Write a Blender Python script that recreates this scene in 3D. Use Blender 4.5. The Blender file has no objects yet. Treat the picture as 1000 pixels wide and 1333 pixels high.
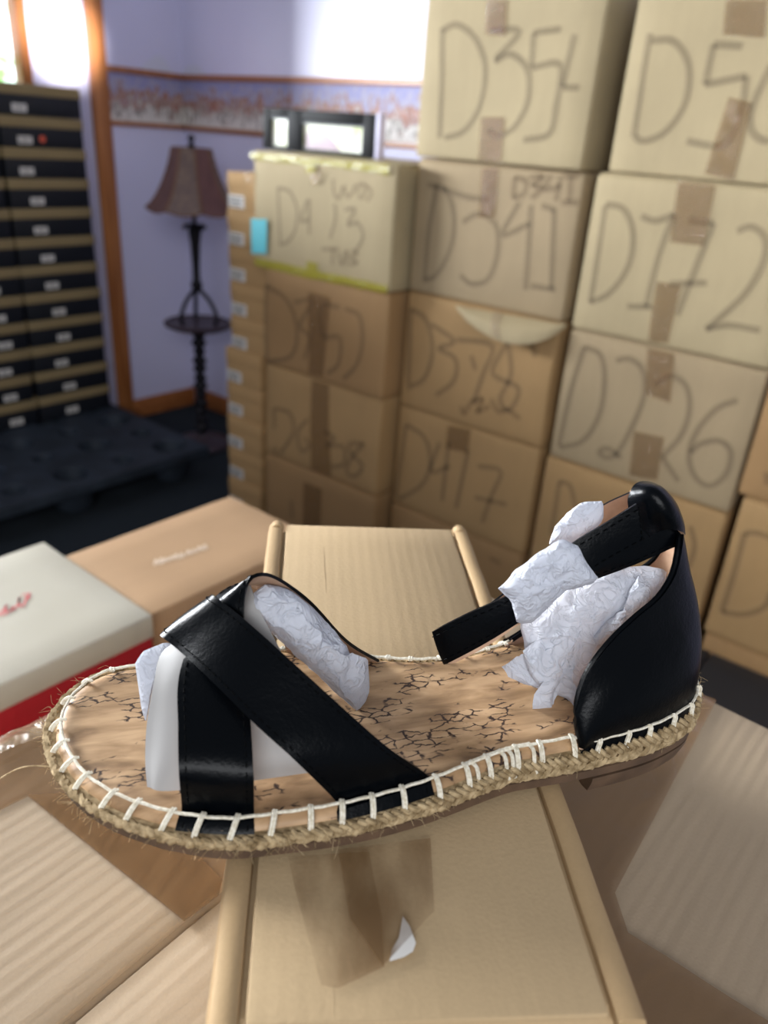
import bpy, bmesh, math, random
from mathutils import Vector, Matrix, noise
random.seed(7)
PI = math.pi
C = bpy.context.scene.collection
sc = bpy.context.scene
# ------------------------------------------------------------------ camera
H = 1.45; F = 1000.0; PITCH = math.radians(26); ROLL = math.radians(4.3)
fwd = Vector((0, math.cos(PITCH), -math.sin(PITCH))); up0 = Vector((0, math.sin(PITCH), math.cos(PITCH))); r0 = Vector((1, 0, 0))
cr = r0*math.cos(ROLL) + up0*math.sin(ROLL); cu = -r0*math.sin(ROLL) + up0*math.cos(ROLL)
CAM = Vector((0, 0, H))
cd = bpy.data.cameras.new('camera'); cam = bpy.data.objects.new('camera', cd); C.objects.link(cam)
cd.sensor_fit = 'VERTICAL'; cd.sensor_height = 36; cd.lens = 27; cd.clip_start = .02; cd.clip_end = 60
M = Matrix((cr, cu, -fwd)).transposed().to_4x4(); M.translation = CAM
cam.matrix_world = M
cd.dof.use_dof = True; cd.dof.focus_distance = .315; cd.dof.aperture_fstop = 27/3.2
sc.camera = cam
# ------------------------------------------------------------------ frames of reference (surveying the photograph)
A = math.radians(52)
U = Vector((-math.sin(A), math.cos(A), 0)); N = Vector((-math.cos(A), -math.sin(A), 0))   # room axes
RZ = math.atan2(-U.y, -U.x)
def RP(t, d, z): return U*t - N*d + Vector((0, 0, z))
def ray(x, y): return fwd + cr*((x-500)/F) - cu*((y-666.5)/F)
def onz(x, y, z):
    d = ray(x, y); return CAM + d*((z-H)/d.z)
def ond(x, y, d0):                                   # on the upright plane d = d0 (parallel to the back wall)
    r = ray(x, y); return CAM + r*((-d0)/r.dot(N))
def ony(x, y, Y):
    r = ray(x, y); return CAM + r*(Y/r.y)
def zf(x): return 1.2475 + .04*x
def onfoot(x, y):
    z = 1.25
    for _ in range(6): p = onz(x, y, z); z = zf(p.x)
    return p
MAT = {}                                              # object -> world matrix
def loc(root, p): return MAT[root].inverted() @ p

# ------------------------------------------------------------------ objects
def thing(name, label, cat, p=(0, 0, 0), rz=0.0, group=None):
    o = bpy.data.objects.new(name, None); C.objects.link(o)
    o.location = p; o.rotation_euler = (0, 0, rz); o.empty_display_size = .02
    o['label'] = label; o['category'] = cat
    if group: o['group'] = group
    MAT[o] = Matrix.Translation(Vector(p)) @ Matrix.Rotation(rz, 4, 'Z')
    return o
def obj(name, bm, mats, parent=None, smooth=True, label=None, ang=40):
    me = bpy.data.meshes.new(name)
    bmesh.ops.recalc_face_normals(bm, faces=bm.faces)
    for f in bm.faces: f.smooth = smooth
    bm.to_mesh(me); bm.free()
    for m in (mats if isinstance(mats, (list, tuple)) else [mats]): me.materials.append(m)
    if smooth and ang:
        try: me.set_sharp_from_angle(angle=math.radians(ang))
        except Exception: pass
    o = bpy.data.objects.new(name, me); C.objects.link(o)
    if parent: o.parent = parent
    if label: o['label'] = label
    return o
def single(name, bm, mats, label, cat, p=(0, 0, 0), rz=0.0, group=None, **k):
    o = obj(name, bm, mats, None, **k); o.location = p; o.rotation_euler = (0, 0, rz)
    o['label'] = label; o['category'] = cat
    if group: o['group'] = group
    MAT[o] = Matrix.Translation(Vector(p)) @ Matrix.Rotation(rz, 4, 'Z')
    return o
def struct(name, bm, mats, p=(0, 0, 0), rz=RZ, **k):
    o = obj(name, bm, mats, None, **k); o.location = p; o.rotation_euler = (0, 0, rz); o['kind'] = 'structure'
    MAT[o] = Matrix.Translation(Vector(p)) @ Matrix.Rotation(rz, 4, 'Z')
    return o
def copy_tree(o, parent=None):
    c = o.copy(); C.objects.link(c)
    if parent: c.parent = parent
    for ch in [x for x in bpy.data.objects if x.parent == o]: copy_tree(ch, c)
    return c
# ------------------------------------------------------------------ mesh helpers
def box(bm, x0, x1, y0, y1, z0, z1, bev=0.0, seg=2, cuts=0, warp=0.0, wf=3.0, seed=0.0, mi=0, wx=1.0, wz=1.0):
    t = bmesh.new()
    v = [t.verts.new((x, y, z)) for z in (z0, z1) for y in (y0, y1) for x in (x0, x1)]
    for q in ((0, 2, 3, 1), (4, 5, 7, 6), (0, 1, 5, 4), (2, 6, 7, 3), (0, 4, 6, 2), (1, 3, 7, 5)): t.faces.new([v[i] for i in q])
    if bev: bmesh.ops.bevel(t, geom=list(t.edges), offset=bev, segments=seg, affect='EDGES', profile=.5)
    if cuts:
        L = min(.12, max(x1-x0, y1-y0, z1-z0)*.4)
        es = [e for e in t.edges if e.calc_length() > L]
        bmesh.ops.subdivide_edges(t, edges=es, cuts=cuts, use_grid_fill=True)
    if warp:
        for w in t.verts:
            q = w.co*wf + Vector((seed, seed*1.7, -seed))
            v_ = noise.noise_vector(q)*warp; w.co += Vector((v_.x*wx, v_.y, v_.z*wz))
    for f in t.faces: f.material_index = mi
    merge(bm, t)
def merge(bm, t):
    me = bpy.data.meshes.new('tmp'); t.to_mesh(me); t.free(); bm.from_mesh(me); bpy.data.meshes.remove(me)
def cat(P, n, closed=False):                          # Catmull-Rom, n samples per span
    P = [Vector(p) for p in P]; m = len(P); out = []
    rng = range(m) if closed else range(m-1)
    for i in rng:
        if closed: a, b, c, d = P[(i-1) % m], P[i], P[(i+1) % m], P[(i+2) % m]
        else:
            b, c = P[i], P[i+1]
            a = P[i-1] if i > 0 else b*2-c
            d = P[i+2] if i+2 < m else c*2-b
        for k in range(n):
            t = k/n
            out.append(.5*((2*b)+(c-a)*t+(2*a-5*b+4*c-d)*t*t+(3*b-a-3*c+d)*t**3))
    if not closed: out.append(P[-1])
    return out
def resample(P, n, closed=False):
    Q = P + [P[0]] if closed else P
    L = [0]
    for a, b in zip(Q, Q[1:]): L.append(L[-1]+(b-a).length)
    out = []; j = 0
    for i in range(n):
        s = L[-1]*i/(n if closed else n-1)
        while j < len(L)-2 and L[j+1] < s: j += 1
        k = (s-L[j])/max(L[j+1]-L[j], 1e-9); out.append(Q[j].lerp(Q[j+1], min(1, k)))
    return out
def tube(bm, P, r, seg=8, closed=False, cap=True, mi=0):
    P = [Vector(p) for p in P]; n = len(P); rings = []
    rr = r if callable(r) else (lambda i: r)
    prev = None
    for i in range(n):
        a = P[(i-1) % n] if (closed or i > 0) else P[i]; b = P[(i+1) % n] if (closed or i < n-1) else P[i]
        T = (b-a)
        if T.length < 1e-9: T = Vector((0, 0, 1))
        T.normalize()
        if prev is None:
            X = T.cross(Vector((0, 0, 1)))
            if X.length < .1: X = T.cross(Vector((1, 0, 0)))
        else: X = prev - T*prev.dot(T)
        X.normalize(); Y = T.cross(X); prev = X
        rings.append([bm.verts.new(P[i]+(X*math.cos(2*PI*k/seg)+Y*math.sin(2*PI*k/seg))*rr(i)) for k in range(seg)])
    for i in range(n if closed else n-1):
        A_, B_ = rings[i], rings[(i+1) % n]
        for k in range(seg):
            f = bm.faces.new((A_[k], A_[(k+1) % seg], B_[(k+1) % seg], B_[k])); f.material_index = mi
    if cap and not closed:
        for R_ in (rings[0], rings[-1]):
            f = bm.faces.new(R_); f.material_index = mi
def lathe(bm, prof, seg=24, c=(0, 0), mi=0, twist=None):
    rings = []
    for r, z in prof:
        rings.append([bm.verts.new((c[0]+r*math.cos(2*PI*k/seg)*(1 if not twist else twist(2*PI*k/seg, z)), c[1]+r*math.sin(2*PI*k/seg)*(1 if not twist else twist(2*PI*k/seg, z)), z)) for k in range(seg)])
    for a, b in zip(rings, rings[1:]):
        for k in range(seg): bm.faces.new((a[k], a[(k+1) % seg], b[(k+1) % seg], b[k])).material_index = mi
    for R_ in (rings[0], rings[-1]): bm.faces.new(R_).material_index = mi
def grid(bm, rows, mi=0, thick=0.0, mi2=None):        # rows of points -> sheet, optionally a slab with an inner side mi2
    nr, nc = len(rows), len(rows[0])
    V = [[bm.verts.new(p) for p in r] for r in rows]
    for i in range(nr-1):
        for j in range(nc-1): bm.faces.new((V[i][j], V[i][j+1], V[i+1][j+1], V[i+1][j])).material_index = mi
    if thick:
        def nrm(i, j):
            a = Vector(rows[min(i+1, nr-1)][j])-Vector(rows[max(i-1, 0)][j]); b = Vector(rows[i][min(j+1, nc-1)])-Vector(rows[i][max(j-1, 0)])
            m = a.cross(b); 
            return m.normalized() if m.length > 1e-12 else Vector((0, 0, 1))
        W = [[bm.verts.new(Vector(rows[i][j])+nrm(i, j)*thick) for j in range(nc)] for i in range(nr)]
        k2 = mi if mi2 is None else mi2
        for i in range(nr-1):
            for j in range(nc-1): bm.faces.new((W[i][j], W[i+1][j], W[i+1][j+1], W[i][j+1])).material_index = k2
        rim = [(0, j) for j in range(nc)]+[(i, nc-1) for i in range(1, nr)]+[(nr-1, j) for j in range(nc-2, -1, -1)]+[(i, 0) for i in range(nr-2, 0, -1)]
        for (a, b), (c, d) in zip(rim, rim[1:]+rim[:1]):
            bm.faces.new((V[a][b], W[a][b], W[c][d], V[c][d])).material_index = mi
    return V
def strip(bm, pts, w, nrm, lift=.0006, mi=0):         # flat pen stroke on a surface with normal nrm
    P = [Vector(p) for p in pts]; rows = []
    for i, p in enumerate(P):
        T = (P[min(i+1, len(P)-1)]-P[max(i-1, 0)])
        if T.length < 1e-9: continue
        s = T.normalized().cross(nrm)*w*.5
        rows.append([p+s+nrm*lift, p-s+nrm*lift])
    if len(rows) > 1: grid(bm, rows, mi)
# ------------------------------------------------------------------ materials
def lin(h):
    f = lambda c: c/12.92 if c <= .04045 else ((c+.055)/1.055)**2.4
    return tuple(f(int(h[i:i+2], 16)/255) for i in (0, 2, 4))+(1,)
def mat(name, base, rough=.6, metal=0, spec=.5, alpha=1, coat=0):
    m = bpy.data.materials.new(name); m.use_nodes = True; b = m.node_tree.nodes['Principled BSDF']
    b.inputs['Base Color'].default_value = base if len(base) == 4 else tuple(base)+(1,)
    b.inputs['Roughness'].default_value = rough; b.inputs['Metallic'].default_value = metal
    b.inputs['Specular IOR Level'].default_value = spec; b.inputs['Alpha'].default_value = alpha; b.inputs['Coat Weight'].default_value = coat
    return m
def nd(m, t, **k):
    n = m.node_tree.nodes.new(t)
    for a, v in k.items():
        if a.startswith('i_'): n.inputs[a[2:].replace('_', ' ')].default_value = v
        else: setattr(n, a, v)
    return n
def lk(m, a, ao, b, bi): m.node_tree.links.new(a.outputs[ao], b.inputs[bi])
def bsdf(m): return m.node_tree.nodes['Principled BSDF']
def coords(m, scale=(1, 1, 1), rot=(0, 0, 0), world=False):
    tc = nd(m, 'ShaderNodeTexCoord'); mp = nd(m, 'ShaderNodeMapping'); mp.inputs['Scale'].default_value = scale; mp.inputs['Rotation'].default_value = rot
    lk(m, tc, 'Object', mp, 'Vector'); return mp
def ramp(m, stops):
    r = nd(m, 'ShaderNodeValToRGB'); e = r.color_ramp.elements
    while len(e) < len(stops): e.new(.5)
    for el, (p, c) in zip(e, stops): el.position = p; el.color = c if len(c) == 4 else tuple(c)+(1,)
    return r
def bumpin(m, src, out, strength=.3, dist=.01, chain=None):
    b = nd(m, 'ShaderNodeBump'); b.inputs['Strength'].default_value = strength; b.inputs['Distance'].default_value = dist
    lk(m, src, out, b, 'Height')
    if chain: lk(m, chain, 'Normal', b, 'Normal')
    lk(m, b, 'Normal', bsdf(m), 'Normal'); return b
def noisy(m, c1, c2, scale=(4, 4, 4), detail=4, lo=.35, hi=.65, bump=0, dist=.002):
    mp = coords(m, scale); n = nd(m, 'ShaderNodeTexNoise', i_Scale=1.0, i_Detail=detail); lk(m, mp, 'Vector', n, 'Vector')
    r = ramp(m, [(lo, c1), (hi, c2)]); lk(m, n, 'Fac', r, 'Fac'); lk(m, r, 'Color', bsdf(m), 'Base Color')
    if bump: bumpin(m, n, 'Fac', bump, dist)
    return n, r
def mul(c, k): return tuple(x*k for x in c[:3])+(1,)
def cardboard(name, h, axis='x', flute=1.0, pitch=150.0, rough=.75, fleck=True):
    m = mat(name, lin(h), rough, spec=.25); c = lin(h)
    sx = {'x': (1, .12, .12), 'y': (.12, 1, .12), 'z': (.12, .12, 1)}[axis]
    mp = coords(m, tuple(60*s for s in sx)); n = nd(m, 'ShaderNodeTexNoise', i_Scale=1.0, i_Detail=3.0); lk(m, mp, 'Vector', n, 'Vector')
    mp2 = coords(m, (5, 5, 5)); n2 = nd(m, 'ShaderNodeTexNoise', i_Scale=1.0, i_Detail=5.0); lk(m, mp2, 'Vector', n2, 'Vector')
    mp3 = coords(m, (700, 700, 700)); n3 = nd(m, 'ShaderNodeTexNoise', i_Scale=1.0, i_Detail=2.0); lk(m, mp3, 'Vector', n3, 'Vector')
    mx = nd(m, 'ShaderNodeMix', data_type='FLOAT'); mx.inputs[0].default_value = .78; lk(m, n, 'Fac', mx, 2); lk(m, n2, 'Fac', mx, 3)
    mx2 = nd(m, 'ShaderNodeMix', data_type='FLOAT'); mx2.inputs[0].default_value = .22; lk(m, mx, 0, mx2, 2); lk(m, n3, 'Fac', mx2, 3)
    r = ramp(m, [(.3, mul(c, .88)), (.5, c), (.7, mul(c, 1.1))]); lk(m, mx2, 0, r, 'Fac'); lk(m, r, 'Color', bsdf(m), 'Base Color')
    w = nd(m, 'ShaderNodeTexWave', wave_type='BANDS', bands_direction='X', i_Scale=1.0, i_Distortion=1.2, i_Detail=1.0); w.inputs['Detail Scale'].default_value = .6
    mpw = coords(m, tuple(pitch*s for s in {'x': (1, .05, .05), 'y': (.05, 1, .05), 'z': (.05, .05, 1)}[axis]), (0, 0, 0))
    if axis == 'y': w.bands_direction = 'Y'
    if axis == 'z': w.bands_direction = 'Z'
    lk(m, mpw, 'Vector', w, 'Vector')
    b1 = bumpin(m, w, 'Fac', .075*flute, .002); b2 = bumpin(m, n, 'Fac', .35*flute, .003, b1); bumpin(m, n3, 'Fac', .18, .0006, b2)
    return m
K_FAR = [cardboard('cardboard %d' % i, h, 'x', .5, 110) for i, h in enumerate(('A59172', 'AC8B60', 'A28058', 'AF9E7C'))]  # middle two tones, darker and oranger, paint shade and bounce light on lower cartons
K_KRAFT = cardboard('kraft shoe box', 'BA9668', 'z', .3)
K_MAILER = cardboard('mailer cardboard', 'B79E7A', 'x', .3, 55)
K_EDGE = cardboard('mailer edge', 'B0946E', 'x', .3, 60)
K_BIG = cardboard('big carton cardboard', 'A49179', 'x', .9, 42)
K_TAN = cardboard('smooth tan card', 'AC8C6B', 'x', .1)
INK = mat('marker ink', lin('6A5C4C'), .7, spec=.2)
def mixalpha(m, a): bsdf(m).inputs['Alpha'].default_value = a
mixalpha(INK, .29)
INK2 = mat('faint marker ink', lin('66513F'), .7, spec=.2); mixalpha(INK2, .26)
def tape_mat(name, h, a, rough=.16, sc_=40, bump=.5):
    m = mat(name, lin(h), rough, spec=.6, alpha=a)
    mp = coords(m, (sc_, sc_*.6, sc_)); n = nd(m, 'ShaderNodeTexNoise', i_Scale=1.0, i_Detail=4.0, i_Distortion=1.2); lk(m, mp, 'Vector', n, 'Vector')
    bumpin(m, n, 'Fac', bump, .01); return m
TAPE = tape_mat('brown packing tape', '86633C', .45, .14, 55, .9)
TAPE_NEAR = tape_mat('glossy packing tape', '7A5A38', .62, .2, 28, .25)
TAPE_Y = tape_mat('yellow tape', 'A89C20', .78, .3)
FILM = tape_mat('clear wrinkled film', 'BFA88A', .35, .12, 60, .9)
RESID = mat('tape residue', lin('7A5B37'), .5, alpha=.42); 
n_ = nd(RESID, 'ShaderNodeTexNoise', i_Scale=1.0, i_Detail=6.0); lk(RESID, coords(RESID, (60, 25, 60)), 'Vector', n_, 'Vector'); r_ = ramp(RESID, [(.35, (.12, .12, .12)), (.62, (.6, .6, .6))]); lk(RESID, n_, 'Fac', r_, 'Fac'); lk(RESID, r_, 'Color', bsdf(RESID), 'Alpha')
WHITE = mat('white label', lin('DAD6D0'), .5)
CYAN = mat('blue label', lin('5FC3CF'), .6)
INKB = mat('label print', lin('5A5650'), .7)
BLK = mat('black card', lin('12161E'), .55, spec=.4)
BLKFLAT = mat('black card lid', lin('23272E'), .5, spec=.4)
OLIVE = cardboard('lid kraft rim', '8C7A58', 'z', .2)
PLASTIC = mat('black pallet plastic', lin('141920'), .6, spec=.3); noisy(PLASTIC, lin('232A33'), lin('313944'), (9, 9, 9), bump=.1)
CARPET = mat('carpet', lin('2B3137'), .95, spec=.1); noisy(CARPET, lin('22282E'), lin('353B41'), (180, 180, 180), 3, bump=.6, dist=.004)
WALL = mat('lavender paint', lin('CFCDEA'), .36, spec=.5); noisy(WALL, lin('CBC9E7'), lin('D3D1ED'), (1.5, 1.5, 1.5), 3, bump=.02)
OAK = mat('oak', lin('A8683A'), .4)
mp = coords(OAK, (50, 50, 2.5)); n_ = nd(OAK, 'ShaderNodeTexNoise', i_Scale=1.0, i_Detail=5.0, i_Distortion=.6); lk(OAK, mp, 'Vector', n_, 'Vector')
r_ = ramp(OAK, [(.3, lin('8A5028')), (.7, lin('B87844'))]); lk(OAK, n_, 'Fac', r_, 'Fac'); lk(OAK, r_, 'Color', bsdf(OAK), 'Base Color')
OAKH = mat('oak rail', lin('A8683A'), .4)
mp = coords(OAKH, (2.5, 50, 50)); n_ = nd(OAKH, 'ShaderNodeTexNoise', i_Scale=1.0, i_Detail=5.0); lk(OAKH, mp, 'Vector', n_, 'Vector')
r_ = ramp(OAKH, [(.3, lin('8A5028')), (.7, lin('B07040'))]); lk(OAKH, n_, 'Fac', r_, 'Fac'); lk(OAKH, r_, 'Color', bsdf(OAKH), 'Base Color')
IRON = mat('dark bronze', lin('1E1C22'), .45, .6)
BRONZE = mat('bronze tray', lin('4E4148'), .4, .4)
SHADE = mat('brown lamp shade', lin('5C3F3E'), .8); noisy(SHADE, lin('573A3A'), lin('664644'), (30, 30, 8), 3, bump=.15)
SHADE2 = mat('patterned shade panel', lin('7A6460'), .8); noisy(SHADE2, lin('5E4E4E'), lin('7A665C'), (60, 60, 40), 3, bump=.15)
BRAID = mat('shade braid', lin('6E4C36'), .8)
FRAMEM = mat('black frame lacquer', lin('0A0A0C'), .6, spec=.12)
SILVER = mat('inner bevel', lin('4A4C50'), .5, .2)
PHOTO_REFLECTION = mat('painted window reflection', lin('E9F0C8'), .2, spec=.3)  # pale yellow-green tones paint a window's reflection into the picture colour
n_ = nd(PHOTO_REFLECTION, 'ShaderNodeTexNoise', i_Scale=1.0, i_Detail=2.0); lk(PHOTO_REFLECTION, coords(PHOTO_REFLECTION, (9, 9, 14)), 'Vector', n_, 'Vector'); r_ = ramp(PHOTO_REFLECTION, [(.3, lin('C9D88A')), (.45, lin('F4F6DC')), (.7, lin('FFFFF2'))]); lk(PHOTO_REFLECTION, n_, 'Fac', r_, 'Fac'); lk(PHOTO_REFLECTION, r_, 'Color', bsdf(PHOTO_REFLECTION), 'Base Color')
PINK = mat('picture figure', lin('A58C98'), .3)
LILAC = mat('lilac board', lin('C3BFD8'), .5)
LEATHER = mat('black leather', lin('020407'), .3, spec=.11)
n_ = nd(LEATHER, 'ShaderNodeTexNoise', i_Scale=1.0, i_Detail=4.0); lk(LEATHER, coords(LEATHER, (900, 900, 900)), 'Vector', n_, 'Vector')
n2 = nd(LEATHER, 'ShaderNodeTexNoise', i_Scale=1.0, i_Detail=2.0); lk(LEATHER, coords(LEATHER, (160, 160, 160)), 'Vector', n2, 'Vector')
b1 = bumpin(LEATHER, n_, 'Fac', .18, .0006); bumpin(LEATHER, n2, 'Fac', .1, .002, b1)
LEATHER_IN = mat('tan lining', lin('B08E74'), .6); noisy(LEATHER_IN, lin('A5836A'), lin('BC9B80'), (120, 120, 120))
THREADB = mat('black thread', lin('020304'), .75, spec=.08)
THREADT = mat('tan thread', lin('C29C7C'), .7)
THREADW = mat('natural cotton thread', lin('D8D0BC'), .8); noisy(THREADW, lin('C9BFA8'), lin('E6E0D0'), (900, 900, 900))
JUTE = mat('jute', lin('A08866'), .9, spec=.12); noisy(JUTE, lin('7E6A4C'), lin('BAA480'), (260, 260, 260), 4, bump=.6, dist=.001)
RUBBER = mat('brown outsole', lin('54402F'), .6); noisy(RUBBER, lin('4A382A'), lin('5E4836'), (90, 90, 90))
# cork: warm veneer with dark, broken, blocky flecks
CORK = mat('cork', lin('B0804F'), .5, spec=.35)
mp = coords(CORK, (1, 1, 1), (0, 0, math.radians(-14)))
sA = nd(CORK, 'ShaderNodeMapping'); sA.inputs['Scale'].default_value = (45, 160, 60); lk(CORK, mp, 'Vector', sA, 'Vector')
nA = nd(CORK, 'ShaderNodeTexNoise', i_Scale=1.0, i_Detail=4.0, i_Distortion=.4); lk(CORK, sA, 'Vector', nA, 'Vector')
rA = ramp(CORK, [(.32, lin('85684A')), (.5, lin('AA8965')), (.66, lin('C2A07A'))]); lk(CORK, nA, 'Fac', rA, 'Fac')
sB = nd(CORK, 'ShaderNodeMapping'); sB.inputs['Scale'].default_value = (150, 330, 200); lk(CORK, mp, 'Vector', sB, 'Vector')
nW = nd(CORK, 'ShaderNodeTexNoise', i_Scale=1.0, i_Detail=3.0); lk(CORK, coords(CORK, (260, 260, 260)), 'Vector', nW, 'Vector')
vW = nd(CORK, 'ShaderNodeVectorMath', operation='MULTIPLY_ADD'); lk(CORK, nW, 'Color', vW, 0); vW.inputs[1].default_value = (.9, .9, 0); lk(CORK, sB, 'Vector', vW, 2)
nB = nd(CORK, 'ShaderNodeTexVoronoi', voronoi_dimensions='2D', feature='DISTANCE_TO_EDGE', i_Scale=1.0); lk(CORK, vW, 'Vector', nB, 'Vector')
rB = ramp(CORK, [(.05, (1, 1, 1)), (.11, (0, 0, 0))]); lk(CORK, nB, 'Distance', rB, 'Fac')
sC = nd(CORK, 'ShaderNodeMapping'); sC.inputs['Scale'].default_value = (60, 130, 40); lk(CORK, mp, 'Vector', sC, 'Vector')
nC = nd(CORK, 'ShaderNodeTexNoise', i_Scale=1.0, i_Detail=3.0); lk(CORK, sC, 'Vector', nC, 'Vector')
rC = ramp(CORK, [(.53, (0, 0, 0)), (.58, (1, 1, 1))]); lk(CORK, nC, 'Fac', rC, 'Fac')
mB = nd(CORK, 'ShaderNodeMath', operation='MULTIPLY'); lk(CORK, rB, 'Color', mB, 0); lk(CORK, rC, 'Color', mB, 1)
mD = nd(CORK, 'ShaderNodeMix', data_type='RGBA'); lk(CORK, mB, 0, mD, 0); lk(CORK, rA, 'Color', mD, 6); mD.inputs[7].default_value = lin('3A2A22')
lk(CORK, mD, 2, bsdf(CORK), 'Base Color'); bumpin(CORK, mB, 0, -.25, .0008)
TISSUE = mat('tissue paper', lin('CED1DA'), .7, spec=.2); bsdf(TISSUE).inputs['Subsurface Weight'].default_value = 0
def translucent(m, col, fac):
    tr = nd(m, 'ShaderNodeBsdfTranslucent'); tr.inputs['Color'].default_value = col; mx = nd(m, 'ShaderNodeMixShader'); mx.inputs[0].default_value = fac
    out = m.node_tree.nodes['Material Output']; lk(m, bsdf(m), 'BSDF', mx, 1); lk(m, tr, 'BSDF', mx, 2); lk(m, mx, 'Shader', out, 'Surface')
nt1 = nd(TISSUE, 'ShaderNodeTexNoise', i_Scale=1.0, i_Detail=3.0, i_Distortion=1.5); lk(TISSUE, coords(TISSUE, (130, 130, 130)), 'Vector', nt1, 'Vector'); rt1 = ramp(TISSUE, [(.42, (0, 0, 0)), (.5, (1, 1, 1)), (.58, (0, 0, 0))]); lk(TISSUE, nt1, 'Fac', rt1, 'Fac'); bumpin(TISSUE, rt1, 'Color', .45, .002)
translucent(TISSUE, lin('E8EAF2'), .25)
CARD = mat('white insert card', lin('A09E9C'), .65, spec=.3)
CREAM = mat('cream lid', lin('B4AE9E'), .5); noisy(CREAM, lin('B0AA9A'), lin('B8B3A4'), (6, 6, 6))
RED = mat('red box base', lin('A0101F'), .5)
REDINK = mat('red print', lin('D0525A'), .6)
PALEINK = mat('pale print', lin('DCC6AE'), .5)
# wallpaper border: pale frills at the bottom, brown and rose figures, misty sky on top
BORDER = mat('wallpaper border', lin('9A8F98'), .6)
tc = nd(BORDER, 'ShaderNodeTexCoord'); sp = nd(BORDER, 'ShaderNodeSeparateXYZ'); lk(BORDER, tc, 'Object', sp, 'Vector')
nz = nd(BORDER, 'ShaderNodeTexNoise', i_Scale=1.0, i_Detail=2.0); lk(BORDER, coords(BORDER, (42, 42, 22)), 'Vector', nz, 'Vector')
ma = nd(BORDER, 'ShaderNodeMath', operation='MULTIPLY_ADD'); lk(BORDER, nz, 'Fac', ma, 0); ma.inputs[1].default_value = 1.5; ma.inputs[2].default_value = -.75
mb = nd(BORDER, 'ShaderNodeMath', operation='MULTIPLY_ADD'); lk(BORDER, sp, 'Z', mb, 0); mb.inputs[1].default_value = 5.4; lk(BORDER, ma, 0, mb, 2)
r_ = ramp(BORDER, [(.0, lin('CFC8C4')), (.2, lin('D8D4D0')), (.3, lin('6E625C')), (.4, lin('B8B0AC')), (.5, lin('A86E60')), (.62, lin('8E6A5A')), (.72, lin('A7A0B4')), (1, lin('8C8CB8'))]); lk(BORDER, mb, 0, r_, 'Fac'); lk(BORDER, r_, 'Color', bsdf(BORDER), 'Base Color')
HILL = mat('painted cloud', lin('CBCCE0'), .5)
SKY = bpy.data.materials.new('daylight pane'); SKY.use_nodes = True
nt = SKY.node_tree; nt.nodes.clear(); o_ = nt.nodes.new('ShaderNodeOutputMaterial'); e_ = nt.nodes.new('ShaderNodeEmission'); nt.links.new(e_.outputs[0], o_.inputs[0])
n_ = nd(SKY, 'ShaderNodeTexNoise', i_Scale=1.0, i_Detail=4.0); lk(SKY, coords(SKY, (9, 9, 9)), 'Vector', n_, 'Vector'); r_ = ramp(SKY, [(.38, lin('6E9A5A')), (.48, lin('DDEBF0')), (.6, lin('EAF4FF'))]); lk(SKY, n_, 'Fac', r_, 'Fac'); lk(SKY, r_, 'Color', e_, 'Color')
e_.inputs['Strength'].default_value = 4.0

# ------------------------------------------------------------------ room
WT, WD = 3.49, 2.633
b = bmesh.new(); box(b, -3.6, 2.5, -3.0, 2.75, -.05, 0); struct('floor', b, CARPET, RP(0, 0, 0), smooth=False)
b = bmesh.new(); box(b, -3.6, 2.5, WD, WD+.1, 0, 2.6); struct('wall_back', b, WALL, smooth=False)
W0, W1, WZ0, WZ1 = -.9, 1.82, 1.5, 2.45                # window_1 opening in the left wall
b = bmesh.new()
for (y0, y1, z0, z1) in ((-3.0, W0, 0, 2.6), (W1, WD, 0, 2.6), (W0, W1, 0, WZ0), (W0, W1, WZ1, 2.6)): box(b, -WT-.1, -WT, y0, y1, z0, z1)
struct('wall_left', b, WALL, smooth=False)
b = bmesh.new()
for q in ((W0-.05, W0, WZ0-.05, WZ1+.05), (W1, W1+.045, WZ0-.05, WZ1+.05), (W0, W1, WZ0-.05, WZ0), (W0, W1, WZ1, WZ1+.05)): box(b, -WT-.06, -WT+.018, *q, bev=.003)
wf = struct('window_1', b, OAK)
b = bmesh.new(); box(b, -WT-.05, -WT-.045, 1.66, W1, WZ0, WZ1); o = obj('pane', b, SKY, wf, smooth=False, label='bright daylit pane')
b = bmesh.new(); box(b, -WT-.05, -WT-.01, 1.625, 1.66, WZ0, WZ1, bev=.003); obj('mullion', b, OAK, wf)
b = bmesh.new(); box(b, -WT, -WT+.022, 2.128, 2.215, 0, 2.6, bev=.006); struct('trim_1', b, OAK)          # tall oak casing
def rail(name, z0, z1, th, m, bev=.004):
    b = bmesh.new(); box(b, -WT+.001, -1.2 if 0 else 2.4, WD-th, WD, z0, z1, bev=bev); box(b, -WT, -WT+th, 2.216, WD-th, z0, z1, bev=bev); return struct(name, b, m)
rail('trim_2', 1.628, 1.652, .016, OAKH); rail('trim_3', 1.412, 1.432, .016, OAKH)
b = bmesh.new(); box(b, 0, WT+2.4, -.003, 0, 0, .196); struct('trim_4', b, BORDER, RP(WT, WD, 1.432), smooth=False)['label'] = 'wallpaper border on the back wall'
b = bmesh.new(); box(b, 0, .003, -(WD-2.216), -.004, 0, .196); struct('trim_5', b, BORDER, RP(WT, WD, 1.432), smooth=False)['label'] = 'wallpaper border on the left wall'
b = bmesh.new(); box(b, -WT+.015, 2.4, WD-.015, WD, 0, .1, bev=.004); struct('baseboard_back', b, OAKH)
b = bmesh.new(); box(b, -WT, -WT+.015, 2.216, WD-.016, 0, .1, bev=.004); struct('baseboard_left', b, OAKH)
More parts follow.
